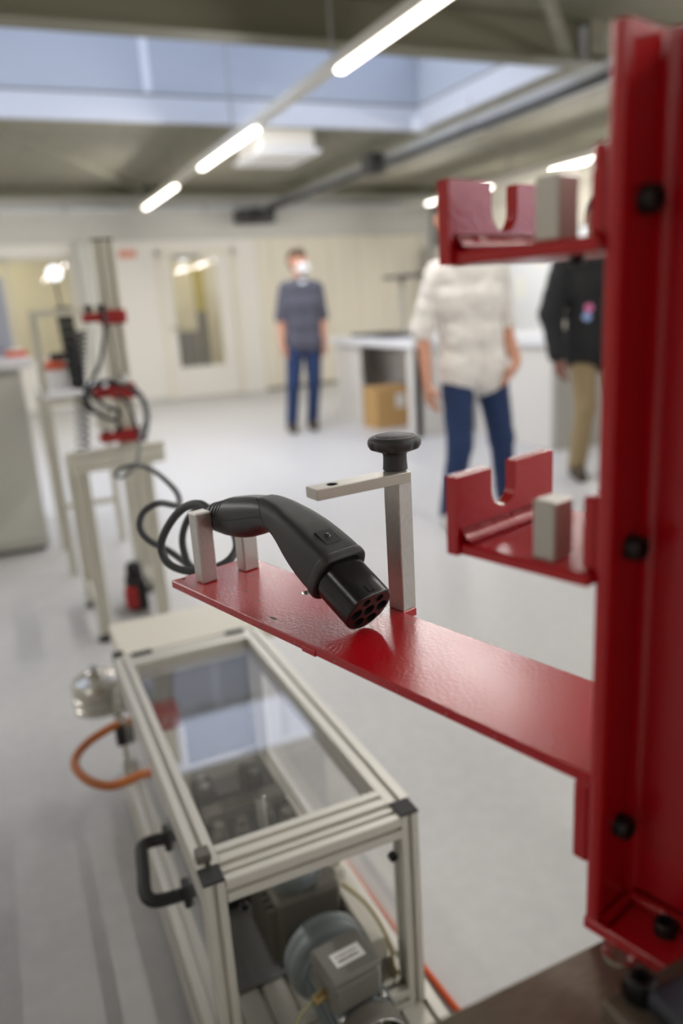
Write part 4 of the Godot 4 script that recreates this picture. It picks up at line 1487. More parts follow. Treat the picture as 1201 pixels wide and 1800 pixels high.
func motors() -> void:
	# near geared motor with terminal box
	var t := thing("electric_motor", "grey electric motor with flat terminal box at the front of the machine", "motor", Vector3(0.372, 0.065, -0.97))
	var c := Vector3(0.372, 0.158, 0)
	var mb := MB.new()
	lathe(mb, P(c.x, c.y, -1.075), Vector3.BACK, [[0.0, 0.0], [0.058, 0.0], [0.07, 0.003], [0.074, 0.008], [0.074, 0.022], [0.071, 0.025], [0.071, 0.03], [0.0745, 0.033], [0.0745, 0.043], [0.069, 0.048], [0.056, 0.052], [0.054, 0.06], [0.0, 0.06]], 40)
	part("flange", mb, M.motor_grey, t)
	mb = MB.new()
	rod(mb, P(c.x, c.y, -1.02), P(c.x, c.y, -0.885), 0.05, 36, 0.004)
	for k in 26:
		var w := TAU * k / 26.0
		var u := Vector3(cos(w), sin(w), 0)
		box(mb, P(c.x, c.y, -0.95) + u * 0.052 - Vector3(0.006, 0.0013, 0.055), P(c.x, c.y, -0.95) + u * 0.052 + Vector3(0.006, 0.0013, 0.055), 0.0, Basis(u, Vector3(-u.y, u.x, 0), Vector3.BACK))
	part("stator_body", mb, M.motor_grey, t)
	mb = MB.new()
	lathe(mb, P(c.x, c.y, -0.885), Vector3.BACK, [[0.056, 0.0], [0.057, 0.004], [0.057, 0.03], [0.054, 0.035], [0.052, 0.035], [0.052, 0.004], [0.0, 0.004]], 36)
	var fan := part("fan_cover", mb, M.cast_grey, t)
	mb = MB.new()
	for r in [0.016, 0.028, 0.04, 0.052]:
		var loop := PackedVector3Array()
		for k in 37:
			loop.append(P(c.x + cos(TAU * k / 36.0) * r, c.y + sin(TAU * k / 36.0) * r, -0.8505))
		tube(mb, loop, 0.0017, 6)
	for k in 6:
		var u := Vector3(cos(TAU * k / 6.0 + 0.3), sin(TAU * k / 6.0 + 0.3), 0)
		rod(mb, P(c.x, c.y, -0.8505) + u * 0.014, P(c.x, c.y, -0.8505) + u * 0.053, 0.0017, 6)
	part("grille", mb, M.bright_steel, fan)
	var bs := Basis(Vector3.UP, 0.1)
	var bc := P(0.359, 0.243, -0.925)
	mb = MB.new()
	box(mb, bc - Vector3(0.046, 0.034, 0.04), bc + Vector3(0.046, 0.025, 0.04), 0.009, bs)
	var tb := part("terminal_box", mb, M.box_grey, t)
	mb = MB.new()
	box(mb, bc + bs * Vector3(0, 0.03, 0) - Vector3(0.0465, 0.006, 0.0405), bc + bs * Vector3(0, 0.03, 0) + Vector3(0.0465, 0.006, 0.0405), 0.007, bs)
	part("lid", mb, M.box_grey, tb)
	mb = MB.new()
	box(mb, bc + bs * Vector3(0.002, 0.0364, 0.004) - Vector3(0.026, 0.0005, 0.014), bc + bs * Vector3(0.002, 0.0364, 0.004) + Vector3(0.026, 0.0005, 0.014), 0.0, bs)
	part("type_plate", mb, M.paper, tb, "pale type plate with faded print")
	mb = MB.new()
	for k in 2:
		for i in 9:
			var wdt: float = [0.0016, 0.0011, 0.0019, 0.0014][(i + k) % 4]
			var q := bc + bs * Vector3(-0.016 + 0.0042 * i, 0.0371, 0.0 + 0.009 * k)
			box(mb, q - Vector3(wdt, 0.0001, [0.0012, 0.0022][k]), q + Vector3(wdt, 0.0001, [0.0012, 0.0022][k]), 0.0, bs)
	part("print", mb, M.cast_grey, tb)
	for q in [[-0.038, 0.046], [0.04, 0.046], [0.05, -0.026]]:
		mb = MB.new()
		lathe(mb, bc + bs * Vector3(q[0], -0.03, q[1]), Vector3.UP, [[0.005, 0.0], [0.005, 0.004], [0.0035, 0.006], [0.0, 0.0062]], 12)
		part("screw", mb, M.bright_steel, tb)
	mb = MB.new()
	var gp := bc + bs * Vector3(-0.046, -0.004, 0.012)
	lathe(mb, gp, bs * Vector3(-1, -0.1, 0.1), [[0.0095, 0.0], [0.0095, 0.006], [0.0078, 0.007], [0.0078, 0.011], [0.009, 0.012], [0.009, 0.018], [0.006, 0.022], [0.0, 0.022]], 12)
	part("cable_gland", mb, M.brass, tb)
	mb = MB.new()
	tube(mb, catmull([gp + Vector3(-0.02, -0.002, 0.002), gp + Vector3(-0.05, -0.012, 0.012), gp + Vector3(-0.085, -0.05, 0.035), gp + Vector3(-0.1, -0.11, 0.06), gp + Vector3(-0.1, -0.16, 0.08)], 8), 0.0042, 8)
	part("cable", mb, M.olive_rubber, t, "thin olive motor cable")
	boxpart("foot", P(0.335, 0.065, -1.06), P(0.41, 0.11, -0.9), M.motor_grey, t, 0.003)
	# drum brake / gearbox behind it
	t = thing("gearbox", "grey gearbox with round cap inside the machine, behind the terminal box", "gearbox", Vector3(0.38, 0.065, -1.2))
	boxpart("housing", P(0.315, 0.065, -1.29), P(0.445, 0.215, -1.14), M.cast_grey, t, 0.008)
	mb = MB.new()
	lathe(mb, P(0.372, 0.215, -1.205), Vector3.UP, [[0.052, 0.0], [0.052, 0.022], [0.046, 0.03], [0.03, 0.032], [0.0, 0.032]], 28)
	part("cap", mb, M.motor_grey, t)
	for k in 8:
		boxpart("cooling_fin", P(0.3, 0.08, -1.275 + 0.017 * k), P(0.315, 0.2, -1.269 + 0.017 * k), M.cast_grey, t, 0.0)
	for k in 3:
		boxpart("connector", P(0.447, 0.185 - 0.002 * k, -1.28 + 0.04 * k), P(0.47, 0.21, -1.255 + 0.04 * k), M.cover_white, t, 0.003)
	mb = MB.new()
	tube(mb, catmull([P(0.455, 0.2, -1.2), P(0.475, 0.26, -1.17), P(0.478, 0.33, -1.12), P(0.48, 0.4, -1.05)], 8), 0.004, 8)
	tube(mb, catmull([P(0.455, 0.19, -1.16), P(0.47, 0.2, -1.08), P(0.48, 0.17, -1.02), P(0.482, 0.1, -1.0)], 8), 0.0036, 8)
	part("cable", mb, M.beige_rubber, t, "beige sensor cables")
	# gripper unit under the glass
	t = thing("gripper_unit", "dark jaw unit with bright shafts under the clear lid", "gripper", Vector3(0.36, 0.065, -1.45))
	boxpart("base_block", P(0.25, 0.065, -1.6), P(0.455, 0.16, -1.33), M.machine_dark, t, 0.004)
	for x in [0.275, 0.39]:
		mb = MB.new()
		box(mb, P(x - 0.018, 0.16, -1.575), P(x + 0.03, 0.245, -1.5), 0.008)
		var h := part("bearing_housing", mb, M.machine_dark, t)
		for k in 2:
			mb = MB.new()
			lathe(mb, P(x + 0.006, 0.245, -1.555 + 0.035 * k), Vector3.UP, [[0.011, 0.0], [0.011, 0.005], [0.006, 0.007], [0.0, 0.007]], 16)
			part("screw", mb, M.grey_metal, h)
	boxpart("cross_beam", P(0.262, 0.19, -1.5), P(0.45, 0.215, -1.455), M.cast_grey, t, 0.003)
	for q in [[0.285, -1.425], [0.335, -1.42], [0.395, -1.44], [0.43, -1.4]]:
		mb = MB.new()
		lathe(mb, P(q[0], 0.16, q[1]), Vector3.UP, [[0.016, 0.0], [0.016, 0.03], [0.012, 0.034], [0.012, 0.05], [0.0, 0.05]], 18)
		part("jaw", mb, M.cast_grey, t)
	mb = MB.new()
	rod(mb, P(0.37, 0.16, -1.37), P(0.37, 0.27, -1.39), 0.011, 18, 0.002)
	part("shaft", mb, M.bright_steel, t)
	mb = MB.new()
	lathe(mb, P(0.425, 0.16, -1.36), Vector3.UP, [[0.013, 0.0], [0.013, 0.028], [0.008, 0.03], [0.0, 0.03]], 18)
	lathe(mb, P(0.28, 0.16, -1.355), Vector3.UP, [[0.012, 0.0], [0.012, 0.024], [0.007, 0.026], [0.0, 0.026]], 18)
	part("valve", mb, M.brass, t)
	boxpart("side_guard", P(0.45, 0.065, -1.56), P(0.462, 0.2, -1.34), M.anodised_dull, t, 0.002)
	# control box at the far end of the machine
	t = thing("control_box", "beige control box with a red cover inside the far end of the machine", "control box", Vector3(0.235, 0.065, -1.74))
	boxpart("body", P(0.2, 0.065, -1.79), P(0.285, 0.3, -1.7), M.cover_white, t, 0.003)
	boxpart("cover", P(0.205, 0.3, -1.785), P(0.28, 0.345, -1.705), M.clamp_red, t, 0.004)
	# air drum and orange hose on the left flank
	t = thing("air_reservoir", "squat bright metal drum on the far left corner of the machine", "air drum", Vector3(0.125, 0.225, -2.06))
	mb = MB.new()
	lathe(mb, P(0.125, 0.225, -2.06), Vector3.UP, [[0.0, 0.0], [0.066, 0.0], [0.072, 0.006], [0.072, 0.02], [0.069, 0.022], [0.069, 0.026], [0.072, 0.028], [0.072, 0.048], [0.069, 0.05], [0.069, 0.054], [0.072, 0.056], [0.072, 0.078], [0.064, 0.09], [0.03, 0.097], [0.0, 0.098]], 36)
	part("drum", mb, M.polished_alloy, t)
	mb = MB.new()
	lathe(mb, P(0.12, 0.322, -2.06), Vector3.UP, [[0.02, 0.0], [0.02, 0.012], [0.012, 0.016], [0.012, 0.03], [0.0, 0.03]], 18)
	part("valve", mb, M.bright_steel, t)
	boxpart("bracket", P(0.15, 0.205, -2.1), P(0.205, 0.225, -2.0), M.anodised_dull, t, 0.002)
	boxpart("stay", P(0.165, 0.0, -2.085), P(0.2, 0.205, -2.05), M.anodised_dull, t, 0.002)
	t = thing("orange_hose", "short orange hose bowed out from the left side of the machine", "hose", Vector3(0.14, 0.25, -1.78))
	mb = MB.new()
	tube(mb, catmull([P(0.152, 0.27, -1.86), P(0.118, 0.26, -1.862), P(0.07, 0.25, -1.845), P(0.035, 0.25, -1.795), P(0.027, 0.25, -1.74), P(0.05, 0.25, -1.668), P(0.09, 0.25, -1.625), P(0.14, 0.255, -1.62), P(0.185, 0.26, -1.635)], 8), 0.0105, 12)
	part("hose", mb, M.orange_rubber, t)
	mb = MB.new()
	rod(mb, P(0.15, 0.27, -1.86), P(0.185, 0.27, -1.86), 0.012, 12, 0.002)
	part("fitting", mb, M.bright_steel, t)
	boxpart("valve_block", P(0.135, 0.22, -1.865), P(0.16, 0.262, -1.83), M.dark_metal, t, 0.003)
	t = thing("orange_cable", "orange cable lying on the floor along the right of the machine", "cable", Vector3(0.58, 0, -1.1))
	mb = MB.new()
	tube(mb, catmull([P(0.6, 0.007, -0.7), P(0.592, 0.007, -0.9), P(0.584, 0.007, -1.02), P(0.577, 0.007, -1.15), P(0.572, 0.007, -1.32), P(0.565, 0.007, -1.5), P(0.545, 0.007, -1.75), P(0.54, 0.007, -2.0)], 8), 0.0065, 10)
	part("cable", mb, M.bright_orange, t)

# ------------------------------------------------------------------ the cable station and benches on the left
func helix(mb: MB, a: Vector3, b: Vector3, r: float, turns: float, wire: float) -> void:
	var bs := frame_of(b - a, Vector3.BACK)
	var pts := PackedVector3Array()
	var n := int(turns * 14)
	for i in n + 1:
		var w := TAU * turns * i / n
		pts.append(a.lerp(b, float(i) / n) + bs * Vector3(cos(w) * r, sin(w) * r, 0))
	tube(mb, pts, wire, 6)

func cable_station() -> void:
	var t := thing("cable_station", "tall aluminium column with red clamps on a profile trestle, hung with dark cables", "cable station", Vector3(0.4, 0, -3.12))
	var mb := MB.new()
	profile(mb, P(0.446, 0.78, -3.1), P(0.446, 1.545, -3.1), 0.074, 0.05, Vector3.BACK, 2, 1, 0.01, 0.01)
	part("column", mb, M.anodised_dull, t)
	boxpart("column_cap", P(0.408, 1.545, -3.126), P(0.484, 1.552, -3.074), M.cap_black, t, 0.001)
	mb = MB.new()
	profile(mb, P(0.215, 0.742, -3.06), P(0.58, 0.735, -3.13), 0.05, 0.08, Vector3.UP, 1, 2, 0.01, 0.01)
	part("crossbar", mb, M.anodised_dull, t)
	for q in [[0.25, -3.07], [0.5, -3.13], [0.25, -3.5], [0.52, -3.55]]:
		mb = MB.new()
		profile(mb, P(q[0], 0.03, q[1]), P(q[0], 0.705, q[1]), 0.05, 0.05, Vector3.BACK, 1, 1, 0.01, 0.01)
		part("leg", mb, M.anodised_dull, t)
		mb = MB.new()
		lathe(mb, P(q[0], 0, q[1]), Vector3.UP, [[0.0, 0.0], [0.035, 0.0], [0.035, 0.01], [0.012, 0.018], [0.012, 0.03], [0.0, 0.03]], 16)
		part("foot", mb, M.dark_metal, t)
	for x in [0.25, 0.51]:
		for y in [0.12, 0.68]:
			mb = MB.new()
			profile(mb, P(x, y, -3.12), P(x, y, -3.5), 0.04, 0.04)
			part("stretcher", mb, M.anodised_dull, t)
	# red clamp jaws on the column
	for q in [[1.272, 0.05], [0.995, 0.055], [0.822, 0.05]]:
		var y: float = q[0]
		mb = MB.new()
		box(mb, P(0.4, y - q[1] / 2, -3.145), P(0.496, y + q[1] / 2, -3.055), 0.006)
		box(mb, P(0.335, y - q[1] * 0.3, -3.11), P(0.41, y + q[1] * 0.35, -3.03), 0.006)
		var cl := part("clamp", mb, M.clamp_red, t, "red clamp around the column")
		for x in [0.36, 0.405]:
			mb = MB.new()
			rod(mb, P(x, y + q[1] / 2 - 0.005, -3.055), P(x, y + q[1] / 2 + 0.022, -3.055), 0.014, 12, 0.003)
			part("clamp_screw", mb, M.black_oxide, cl)
	boxpart("plug_holder", P(0.33, 0.86, -3.06), P(0.4, 0.945, -2.99), M.cover_white, t, 0.012)
	mb = MB.new()
	lathe(mb, P(0.432, 1.045, -2.98), Vector3.BACK, [[0.0, 0.0], [0.024, 0.0], [0.024, 0.012], [0.012, 0.018], [0.0, 0.018]], 20)
	part("gauge", mb, M.bright_steel, t)
	# cables hung over the clamps
	t = thing("dark_cable_bundle", "tangle of dark cables draped over the red clamps of the column", "cables", Vector3(0.38, 0.85, -2.97))
	var runs := [
		[[0.43, 1.02, -2.97], [0.385, 1.045, -2.965], [0.33, 1.03, -2.96], [0.295, 0.99, -2.965], [0.3, 0.95, -2.97], [0.34, 0.93, -2.97]],
		[[0.41, 1.3, -3.04], [0.404, 1.25, -2.99], [0.392, 1.19, -2.985], [0.365, 1.11, -2.98], [0.33, 1.06, -2.975], [0.298, 1.01, -2.975], [0.29, 0.97, -2.98]],
		[[0.405, 1.005, -2.95], [0.432, 0.965, -2.94], [0.452, 0.91, -2.945], [0.462, 0.85, -2.95], [0.47, 0.8, -2.96]],
		[[0.3, 1.02, -2.95], [0.33, 0.985, -2.94], [0.37, 0.95, -2.93], [0.4, 0.935, -2.94], [0.39, 0.9, -2.95]],
		[[0.295, 1.0, -2.955], [0.31, 0.955, -2.95], [0.345, 0.92, -2.945], [0.385, 0.9, -2.945], [0.4, 0.87, -2.95]],
		[[0.46, 1.02, -2.96], [0.49, 0.985, -2.95], [0.505, 0.93, -2.945], [0.5, 0.87, -2.95], [0.482, 0.81, -2.955]]]
	for i in runs.size():
		mb = MB.new()
		var pts := []
		for q in runs[i]:
			pts.append(P(q[0], q[1], q[2]))
		tube(mb, catmull(pts, 6), [0.008, 0.007, 0.006, 0.008, 0.007, 0.009][i], 8)
		part("cable", mb, M.cable_dark, t)
	for i in 2:
		t = thing("spiral_hose", ["black spiral hose hanging in front of the upper column, above the cable tangle", "black spiral hose hanging below the cable tangle to the crossbar"][i], "spiral hose", [Vector3(0.295, 1.12, -3.0), Vector3(0.275, 0.9, -3.0)][i])
		mb = MB.new()
		if i == 0:
			helix(mb, P(0.316, 1.23, -3.0), P(0.283, 1.02, -3.0), 0.018, 12.0, 0.004)
		else:
			helix(mb, P(0.286, 1.005, -3.0), P(0.262, 0.80, -3.0), 0.024, 7.5, 0.0045)
		part("coil", mb, M.cable_dark, t)
	# small drive on the floor between the legs
	t = thing("floor_drive", "small black and red drive unit on the floor between the trestle legs", "drive unit", Vector3(0.42, 0, -3.35))
	boxpart("body", P(0.39, 0.0, -3.42), P(0.47, 0.14, -3.3), M.black_matt, t, 0.008)
	boxpart("cover", P(0.37, 0.03, -3.32), P(0.42, 0.12, -3.26), M.clamp_red, t, 0.006)
	mb = MB.new()
	lathe(mb, P(0.43, 0.14, -3.36), Vector3.UP, [[0.035, 0.0], [0.035, 0.06], [0.02, 0.075], [0.0, 0.075]], 18)
	part("motor", mb, M.black_matt, t)

func left_benches() -> void:
	var t := thing("side_table", "plain work table left of the machine, at the edge of the hall", "table", Vector3(-1.0, 0, -0.8))
	boxpart("tabletop", P(-1.6, 0.86, -2.0), P(-0.5, 0.9, 0.8), M.top_white, t, 0.003)
	for x in [-1.55, -0.6]:
		for z in [-1.95, 0.7]:
			boxpart("leg", P(x, 0, z), P(x + 0.05, 0.86, z + 0.05), M.anodised_dull, t, 0.002)
	t = thing("grey_cabinet", "wide grey cabinet with white worktop at the left edge", "cabinet", Vector3(-0.6, 0, -5.0))
	boxpart("body", P(-1.6, 0.03, -5.4), P(0.14, 1.03, -4.55), M.cabinet_grey, t, 0.004)
	for k in 3:
		boxpart("door", P(-1.59 + 0.58 * k, 0.08, -4.552), P(-1.02 + 0.575 * k, 1.0, -4.532), M.cabinet_grey, t, 0.003)
	boxpart("worktop", P(-1.62, 1.03, -5.42), P(0.2, 1.085, -4.5), M.top_white, t, 0.004)
	boxpart("plinth", P(-1.58, 0.0, -5.38), P(0.12, 0.03, -4.6), M.machine_dark, t, 0.0)
	t = thing("profile_bench", "slim aluminium profile bench with a white shelf, between the grey cabinet and the cable station", "bench", Vector3(0.4, 0, -4.2))
	for q in [[0.215, -4.0], [0.54, -4.0], [0.215, -4.5], [0.54, -4.5]]:
		var mb := MB.new()
		profile(mb, P(q[0], 0.0, q[1]), P(q[0], 1.32 if q[1] > -4.2 else 0.9, q[1]), 0.035, 0.035, Vector3.BACK)
		part("post", mb, M.anodised_dull, t)
	for q in [[1.305, -4.0], [0.885, -4.0], [0.885, -4.5], [0.25, -4.5]]:
		var mb := MB.new()
		profile(mb, P(0.232, q[0], q[1]), P(0.523, q[0], q[1]), 0.03, 0.03)
		part("rail", mb, M.anodised_dull, t)
	boxpart("shelf", P(0.2, 0.902, -4.52), P(0.56, 0.93, -3.98), M.top_white, t, 0.003)
	t = thing("black_chain_unit", "tall black device standing on the white shelf of the profile bench", "device", Vector3(0.375, 0.93, -4.2))
	for k in 9:
		boxpart("link", P(0.338 + 0.003 * (8 - k) * 0.6, 0.93 + 0.045 * k, -4.24), P(0.412 + 0.003 * (8 - k) * 0.6, 0.972 + 0.045 * k, -4.15), M.black_matt, t, 0.006)
	boxpart("arm", P(0.275, 1.07, -4.23), P(0.35, 1.11, -4.17), M.black_matt, t, 0.006)
	t = thing("white_crate", "white crate with an orange rim on the profile bench shelf", "crate", Vector3(0.28, 0.93, -4.3))
	boxpart("body", P(0.235, 0.93, -4.45), P(0.345, 1.03, -4.2), M.top_white, t, 0.006)
	boxpart("rim", P(0.23, 1.03, -4.455), P(0.35, 1.062, -4.195), M.bright_orange, t, 0.005)
	t = thing("orange_tray", "flat orange tray on the white worktop of the grey cabinet", "tray", Vector3(0.13, 1.085, -4.85))
	boxpart("tray", P(0.08, 1.085, -5.0), P(0.195, 1.115, -4.7), M.bright_orange, t, 0.006)
	boxpart("insert", P(0.095, 1.1151, -4.98), P(0.18, 1.125, -4.72), M.cover_white, t, 0.003)
	t = thing("column_press", "silver column press on the grey cabinet at the left edge", "press", Vector3(0.06, 1.085, -4.9))
	boxpart("base", P(-0.1, 1.085, -5.05), P(0.135, 1.12, -4.75), M.silver_blue, t, 0.006)
	boxpart("frame", P(0.03, 1.12, -4.95), P(0.135, 1.52, -4.86), M.silver_blue, t, 0.008)
	var mb := MB.new()
	rod(mb, P(0.09, 1.5, -4.9), P(0.085, 1.68, -4.9), 0.022, 14, 0.004)
	lathe(mb, P(0.087, 1.6, -4.9), Vector3.UP, [[0.03, 0.0], [0.036, 0.01], [0.036, 0.04], [0.02, 0.05], [0.0, 0.05]], 16)
	part("spindle", mb, M.cast_grey, t)
	boxpart("head", P(-0.1, 1.36, -4.93), P(0.02, 1.46, -4.85), M.silver_blue, t, 0.006)
	t = thing("bench_lamp", "small round lit lamp on a thin stem above the profile bench", "lamp", Vector3(0.36, 1.32, -4.0))
	mb = MB.new()
	tube(mb, catmull([P(0.345, 1.322, -4.0), P(0.345, 1.36, -4.0), P(0.342, 1.41, -4.0), P(0.34, 1.452, -4.0)], 6), 0.005, 8)
	part("stem", mb, M.dark_metal, t)
	boxpart("foot", P(0.327, 1.32, -4.018), P(0.363, 1.328, -3.982), M.dark_metal, t, 0.002)
	mb = MB.new()
	lathe(mb, P(0.34, 1.448, -4.0), Vector3.UP, [[0.0, 0.0], [0.024, 0.005], [0.038, 0.03], [0.033, 0.055], [0.015, 0.07], [0.0, 0.072]], 18, true)
	part("lamp_globe", mb, M.lamp_globe, t)
	var o := OmniLight3D.new()
	o.name = "globe_light"
	o.position = P(0.34, 1.482, -4.0)
	o.light_energy = 0.012
	o.light_size = 0.025
	o.omni_range = 20.0
	o.omni_attenuation = 2.0
	o.shadow_enabled = true
	t.add_child(o, true)

# ------------------------------------------------------------------ benches, box and board on the right
func right_benches() -> void:
	var t := thing("lab_bench", "white lab bench behind the standing people, with an open knee space", "bench", Vector3(3.9, 0, -7.1))
	boxpart("worktop", P(3.45, 0.82, -8.0), P(4.5, 0.89, -6.15), M.top_white, t, 0.006)
	boxpart("end_panel", P(3.5, 0.0, -7.96), P(4.4, 0.82, -7.92), M.bench_white, t, 0.003)
	boxpart("end_panel", P(3.5, 0.0, -6.24), P(4.4, 0.82, -6.2), M.bench_white, t, 0.003)
	boxpart("front_panel", P(3.5, 0.0, -7.92), P(3.53, 0.82, -7.35), M.bench_white, t, 0.003)
	boxpart("leg", P(3.48, 0.0, -6.3), P(3.58, 0.82, -6.2), M.bench_white, t, 0.003)
	boxpart("back_panel", P(3.9, 0.0, -7.92), P(3.93, 0.82, -6.24), M.bench_white, t, 0.003)
	t = thing("cardboard_box", "brown cardboard box on the floor under the lab bench", "box", Vector3(3.7, 0, -7.0))
	boxpart("body", P(3.44, 0.0, -7.2), P(3.86, 0.4, -6.88), M.cardboard, t, 0.004)
	boxpart("flap", P(3.44, 0.4, -7.2), P(3.86, 0.406, -7.05), M.cardboard, t, 0.001)
	boxpart("label", P(3.66, 0.2, -6.88), P(3.76, 0.34, -6.8785), M.paper, t, 0.0, "white address label")
	for i in 2:
		t = thing("black_mat", ["flat black mat near the far end of the lab bench", "flat black mat in the middle of the lab bench"][i], "mat", Vector3(3.8, 0.89, [-7.6, -7.0][i]))
		var z: float = [-7.75, -7.2][i]
		boxpart("mat", P(3.6, 0.89, z), P(4.05, 0.92, z + 0.4), M.black_matt, t, 0.006)
	t = thing("shelf_rack", "grey rack with a dark shelf standing on the lab bench", "rack", Vector3(4.2, 0.89, -7.4))
	for z in [-7.8, -6.9]:
		boxpart("upright", P(4.25, 0.89, z), P(4.29, 1.5, z + 0.04), M.bench_grey, t, 0.002)
	boxpart("shelf", P(4.05, 1.47, -7.82), P(4.4, 1.5, -6.84), M.dark_metal, t, 0.002)
	t = thing("white_container", "white container box on the lab bench beside the dark shelf rack", "container", Vector3(4.3, 0.89, -6.7))
	boxpart("body", P(4.1, 0.89, -6.78), P(4.42, 1.2, -6.2), M.bench_white, t, 0.008)
	boxpart("lid", P(4.09, 1.2, -6.79), P(4.43, 1.225, -6.19), M.top_white, t, 0.004)
	t = thing("white_counter", "white counter with a grey end panel, between the two nearer men", "counter", Vector3(4.5, 0, -5.5))
	boxpart("worktop", P(3.98, 0.83, -6.1), P(4.95, 0.9, -4.86), M.top_white, t, 0.006)
	boxpart("front_panel", P(4.04, 0.0, -6.0), P(4.07, 0.83, -4.95), M.bench_white, t, 0.003)
	boxpart("end_panel", P(4.04, 0.0, -4.95), P(4.9, 0.83, -4.9), M.bench_grey, t, 0.003)
	boxpart("back_panel", P(4.87, 0.0, -6.0), P(4.9, 0.83, -4.95), M.bench_white, t, 0.003)
	t = thing("paper_roll", "cream paper roll standing on the white counter", "paper roll", Vector3(4.35, 0.9, -5.15))
	var mb := MB.new()
	rod(mb, P(4.3, 0.9, -5.2), P(4.3, 1.2, -5.2), 0.075, 24, 0.004)
	part("roll", mb, M.panel_cream, t)
	mb = MB.new()
	rod(mb, P(4.3, 1.2, -5.2), P(4.3, 1.201, -5.2), 0.022, 14)
	part("core", mb, M.cardboard, t)
	t = thing("whiteboard", "large white board on the right wall between the two nearer men", "whiteboard", Vector3(7.28, 1.2, -8.8))
	boxpart("panel", P(7.27, 0.5, -10.4), P(7.295, 2.0, -7.4), M.board_white, t, 0.002)
	for q in [[0.47, 0.5], [2.0, 2.03]]:
		boxpart("frame", P(7.255, q[0], -10.43), P(7.297, q[1], -7.37), M.grey_metal, t, 0.002)
	for k in 6:
		boxpart("paper", P(7.262, 0.75 + 0.4 * (k % 3), -10.2 + 0.45 * k), P(7.269, 1.06 + 0.4 * (k % 3), -9.97 + 0.45 * k), M.paper if k % 3 else M.sign_red, t, 0.0)
	t = thing("wall_cabinet", "tall grey cabinet in the far right corner", "cabinet", Vector3(6.9, 0, -11.0))
	boxpart("body", P(6.6, 0.05, -11.35), P(7.25, 2.0, -10.9), M.bench_grey, t, 0.004)
	for k in 2:
		boxpart("door", P(6.61 + 0.32 * k, 0.08, -10.9), P(6.92 + 0.32 * k, 1.98, -10.88), M.cabinet_grey, t, 0.003)
	boxpart("plinth", P(6.62, 0.0, -11.33), P(7.23, 0.05, -10.93), M.machine_dark, t, 0.0)

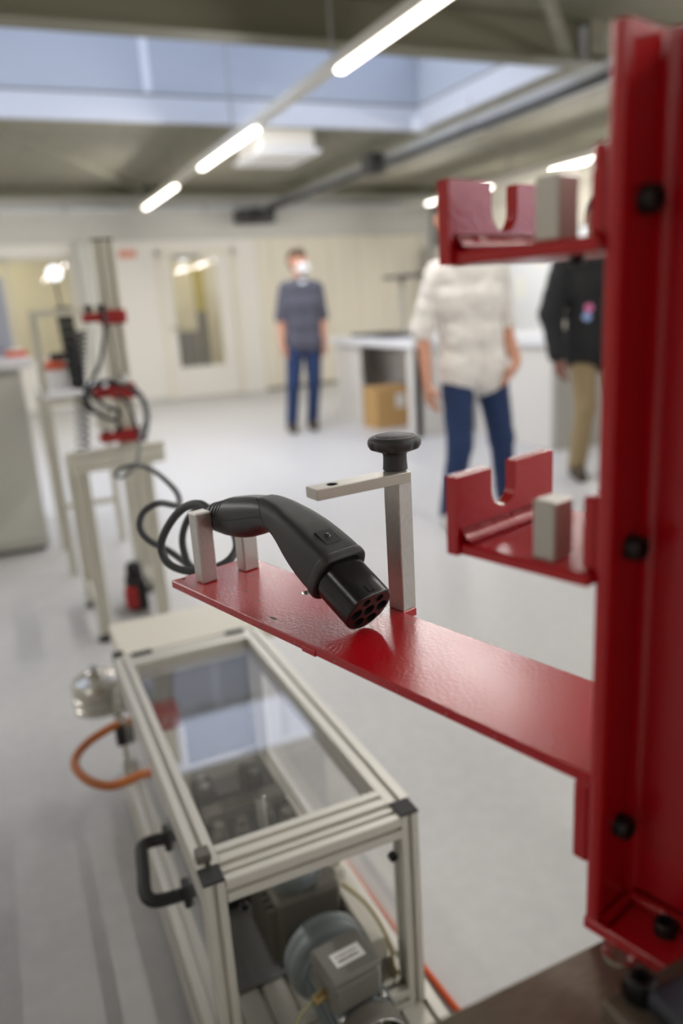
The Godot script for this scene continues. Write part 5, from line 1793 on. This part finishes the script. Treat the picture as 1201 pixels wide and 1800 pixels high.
func people() -> void:
	var f := Vector3(-0.25, 0, 0.97).normalized()
	var o := person("standing person in grey sweater and blue jeans wearing a white face mask", {
		"sh0": Vector3(2.775, 1.44, -7.45), "sh1": Vector3(3.095, 1.43, -7.4), "hip0": Vector3(2.83, 0.9, -7.43), "hip1": Vector3(3.01, 0.9, -7.42),
		"el0": Vector3(2.71, 1.14, -7.47), "el1": Vector3(3.14, 1.13, -7.42), "wr0": Vector3(2.68, 0.9, -7.4), "wr1": Vector3(3.125, 0.89, -7.36),
		"hd0": Vector3(0.03, -1, 0.08).normalized(), "hd1": Vector3(-0.05, -1, 0.08).normalized(), "th0": Vector3(0, 0.08, 1).normalized(), "th1": Vector3(0, 0.08, 1).normalized(), "cu0": Vector3(1, 0, 0), "cu1": Vector3(-1, 0, 0),
		"kn0": Vector3(2.765, 0.48, -7.39), "kn1": Vector3(2.985, 0.48, -7.38), "foot0": Vector3(2.735, 0, -7.44), "foot1": Vector3(2.965, 0, -7.44),
		"head": Vector3(2.925, 1.665, -7.43), "fwd": f, "face": Vector3(0.42, -0.04, 0.9).normalized()},
		{"skin": M.skin, "hair": M.hair_brown, "top": M.sweater_grey, "top_name": "sweater", "legs": M.denim, "shoes": M.boot_brown, "collar": M.mask_white, "loose": 0.014, "hem": 0.02, "sleeve": 0.0, "wrinkle": 0.006})
	var mb := MB.new()
	var c := Vector3(2.925, 1.665, -7.43)
	var g := Vector3(0.42, -0.04, 0.9).normalized()
	var r := g.cross(Vector3.UP).normalized()
	nets(mb, [[c - Vector3.UP * 0.05 + g * 0.06 - r * 0.03, c - Vector3.UP * 0.05 + g * 0.06 + r * 0.03, 0.05, 0.05], [c - Vector3.UP * 0.03 + g * 0.1, c - Vector3.UP * 0.07 + g * 0.1, 0.026, 0.026], [c - Vector3.UP * 0.085 + g * 0.06, c - Vector3.UP * 0.09 + g * 0.06, 0.04, 0.04]], 0.03, 0.006)
	part("face_mask", mb, M.mask_white, o, "white face mask")
	f = Vector3(-0.35, 0, 0.94).normalized()
	o = person("man in untucked white shirt with rolled sleeves and blue jeans, one hand at his pocket", {
		"sh0": Vector3(2.225, 1.4, -3.66), "sh1": Vector3(2.545, 1.4, -3.58), "hip0": Vector3(2.32, 0.9, -3.64), "hip1": Vector3(2.5, 0.9, -3.6),
		"el0": Vector3(2.145, 1.1, -3.7), "el1": Vector3(2.65, 1.1, -3.66), "wr0": Vector3(2.12, 0.82, -3.62), "wr1": Vector3(2.61, 0.9, -3.49),
		"hd0": Vector3(0.06, -1, 0.12).normalized(), "hd1": Vector3(-0.55, -0.8, 0.1).normalized(), "th0": Vector3(0.05, 0.1, 1).normalized(), "th1": Vector3(-0.5, 0.3, 0.8).normalized(), "cu0": Vector3(1, 0, 0.1).normalized(), "cu1": Vector3(-0.3, -0.2, -0.9).normalized(),
		"kn0": Vector3(2.295, 0.47, -3.58), "kn1": Vector3(2.585, 0.47, -3.6), "foot0": Vector3(2.235, 0, -3.6), "foot1": Vector3(2.7, 0, -3.72),
		"head": Vector3(2.285, 1.635, -3.58), "fwd": f, "face": Vector3(-0.45, -0.05, 0.89).normalized()},
		{"skin": M.skin, "hair": M.hair_brown, "top": M.shirt_white, "top_name": "shirt", "legs": M.denim, "shoes": M.shoe_white, "loose": 0.012, "hem": 0.06, "sleeve": 0.08, "wrinkle": 0.009, "cell": 0.011, "fine": 0.005})
	for k in 6:
		mb = MB.new()
		lathe(mb, Vector3(2.36 + 0.006 * k, 1.33 - 0.085 * k, -3.478) - org, f, [[0.007, 0.0], [0.007, 0.004], [0.0, 0.004]], 10)
		part("button", mb, M.cover_white, o)
	f = Vector3(-0.5, 0, 0.87).normalized()
	o = person("man in black zip jacket and khaki trousers, half hidden behind the red column", {
		"sh0": Vector3(3.52, 1.43, -4.2), "sh1": Vector3(3.87, 1.43, -4.02), "hip0": Vector3(3.63, 0.92, -4.14), "hip1": Vector3(3.8, 0.92, -4.06),
		"el0": Vector3(3.41, 1.11, -4.19), "el1": Vector3(3.98, 1.12, -4.0), "wr0": Vector3(3.375, 0.83, -4.08), "wr1": Vector3(3.95, 0.84, -3.9),
		"hd0": Vector3(0.08, -1, 0.15).normalized(), "hd1": Vector3(-0.1, -1, 0.15).normalized(), "th0": Vector3(0, 0.1, 1).normalized(), "th1": Vector3(0, 0.1, 1).normalized(), "cu0": Vector3(1, 0, 0.2).normalized(), "cu1": Vector3(-1, 0, 0).normalized(),
		"kn0": Vector3(3.6, 0.49, -4.06), "kn1": Vector3(3.83, 0.49, -3.98), "foot0": Vector3(3.575, 0, -4.1), "foot1": Vector3(3.85, 0, -4.02),
		"head": Vector3(3.7, 1.68, -4.08), "fwd": f, "face": Vector3(-0.6, 0, 0.8).normalized()},
		{"skin": M.skin_brown, "hair": M.hair_dark, "top": M.jacket_black, "top_name": "jacket", "legs": M.khaki, "shoes": M.boot_brown, "loose": 0.03, "hem": 0.08, "sleeve": 0.93, "wrinkle": 0.008})
	for i in 2:
		mb = MB.new()
		lathe(mb, Vector3([3.575, 3.56][i], [1.135, 1.08][i], -4.02) - org, f, [[0.026, -0.01], [0.026, 0.008], [0.0, 0.01]], 18)
		part("chest_badge", mb, [M.badge_pink, M.badge_blue][i], o, ["pink round badge", "light blue round badge"][i])
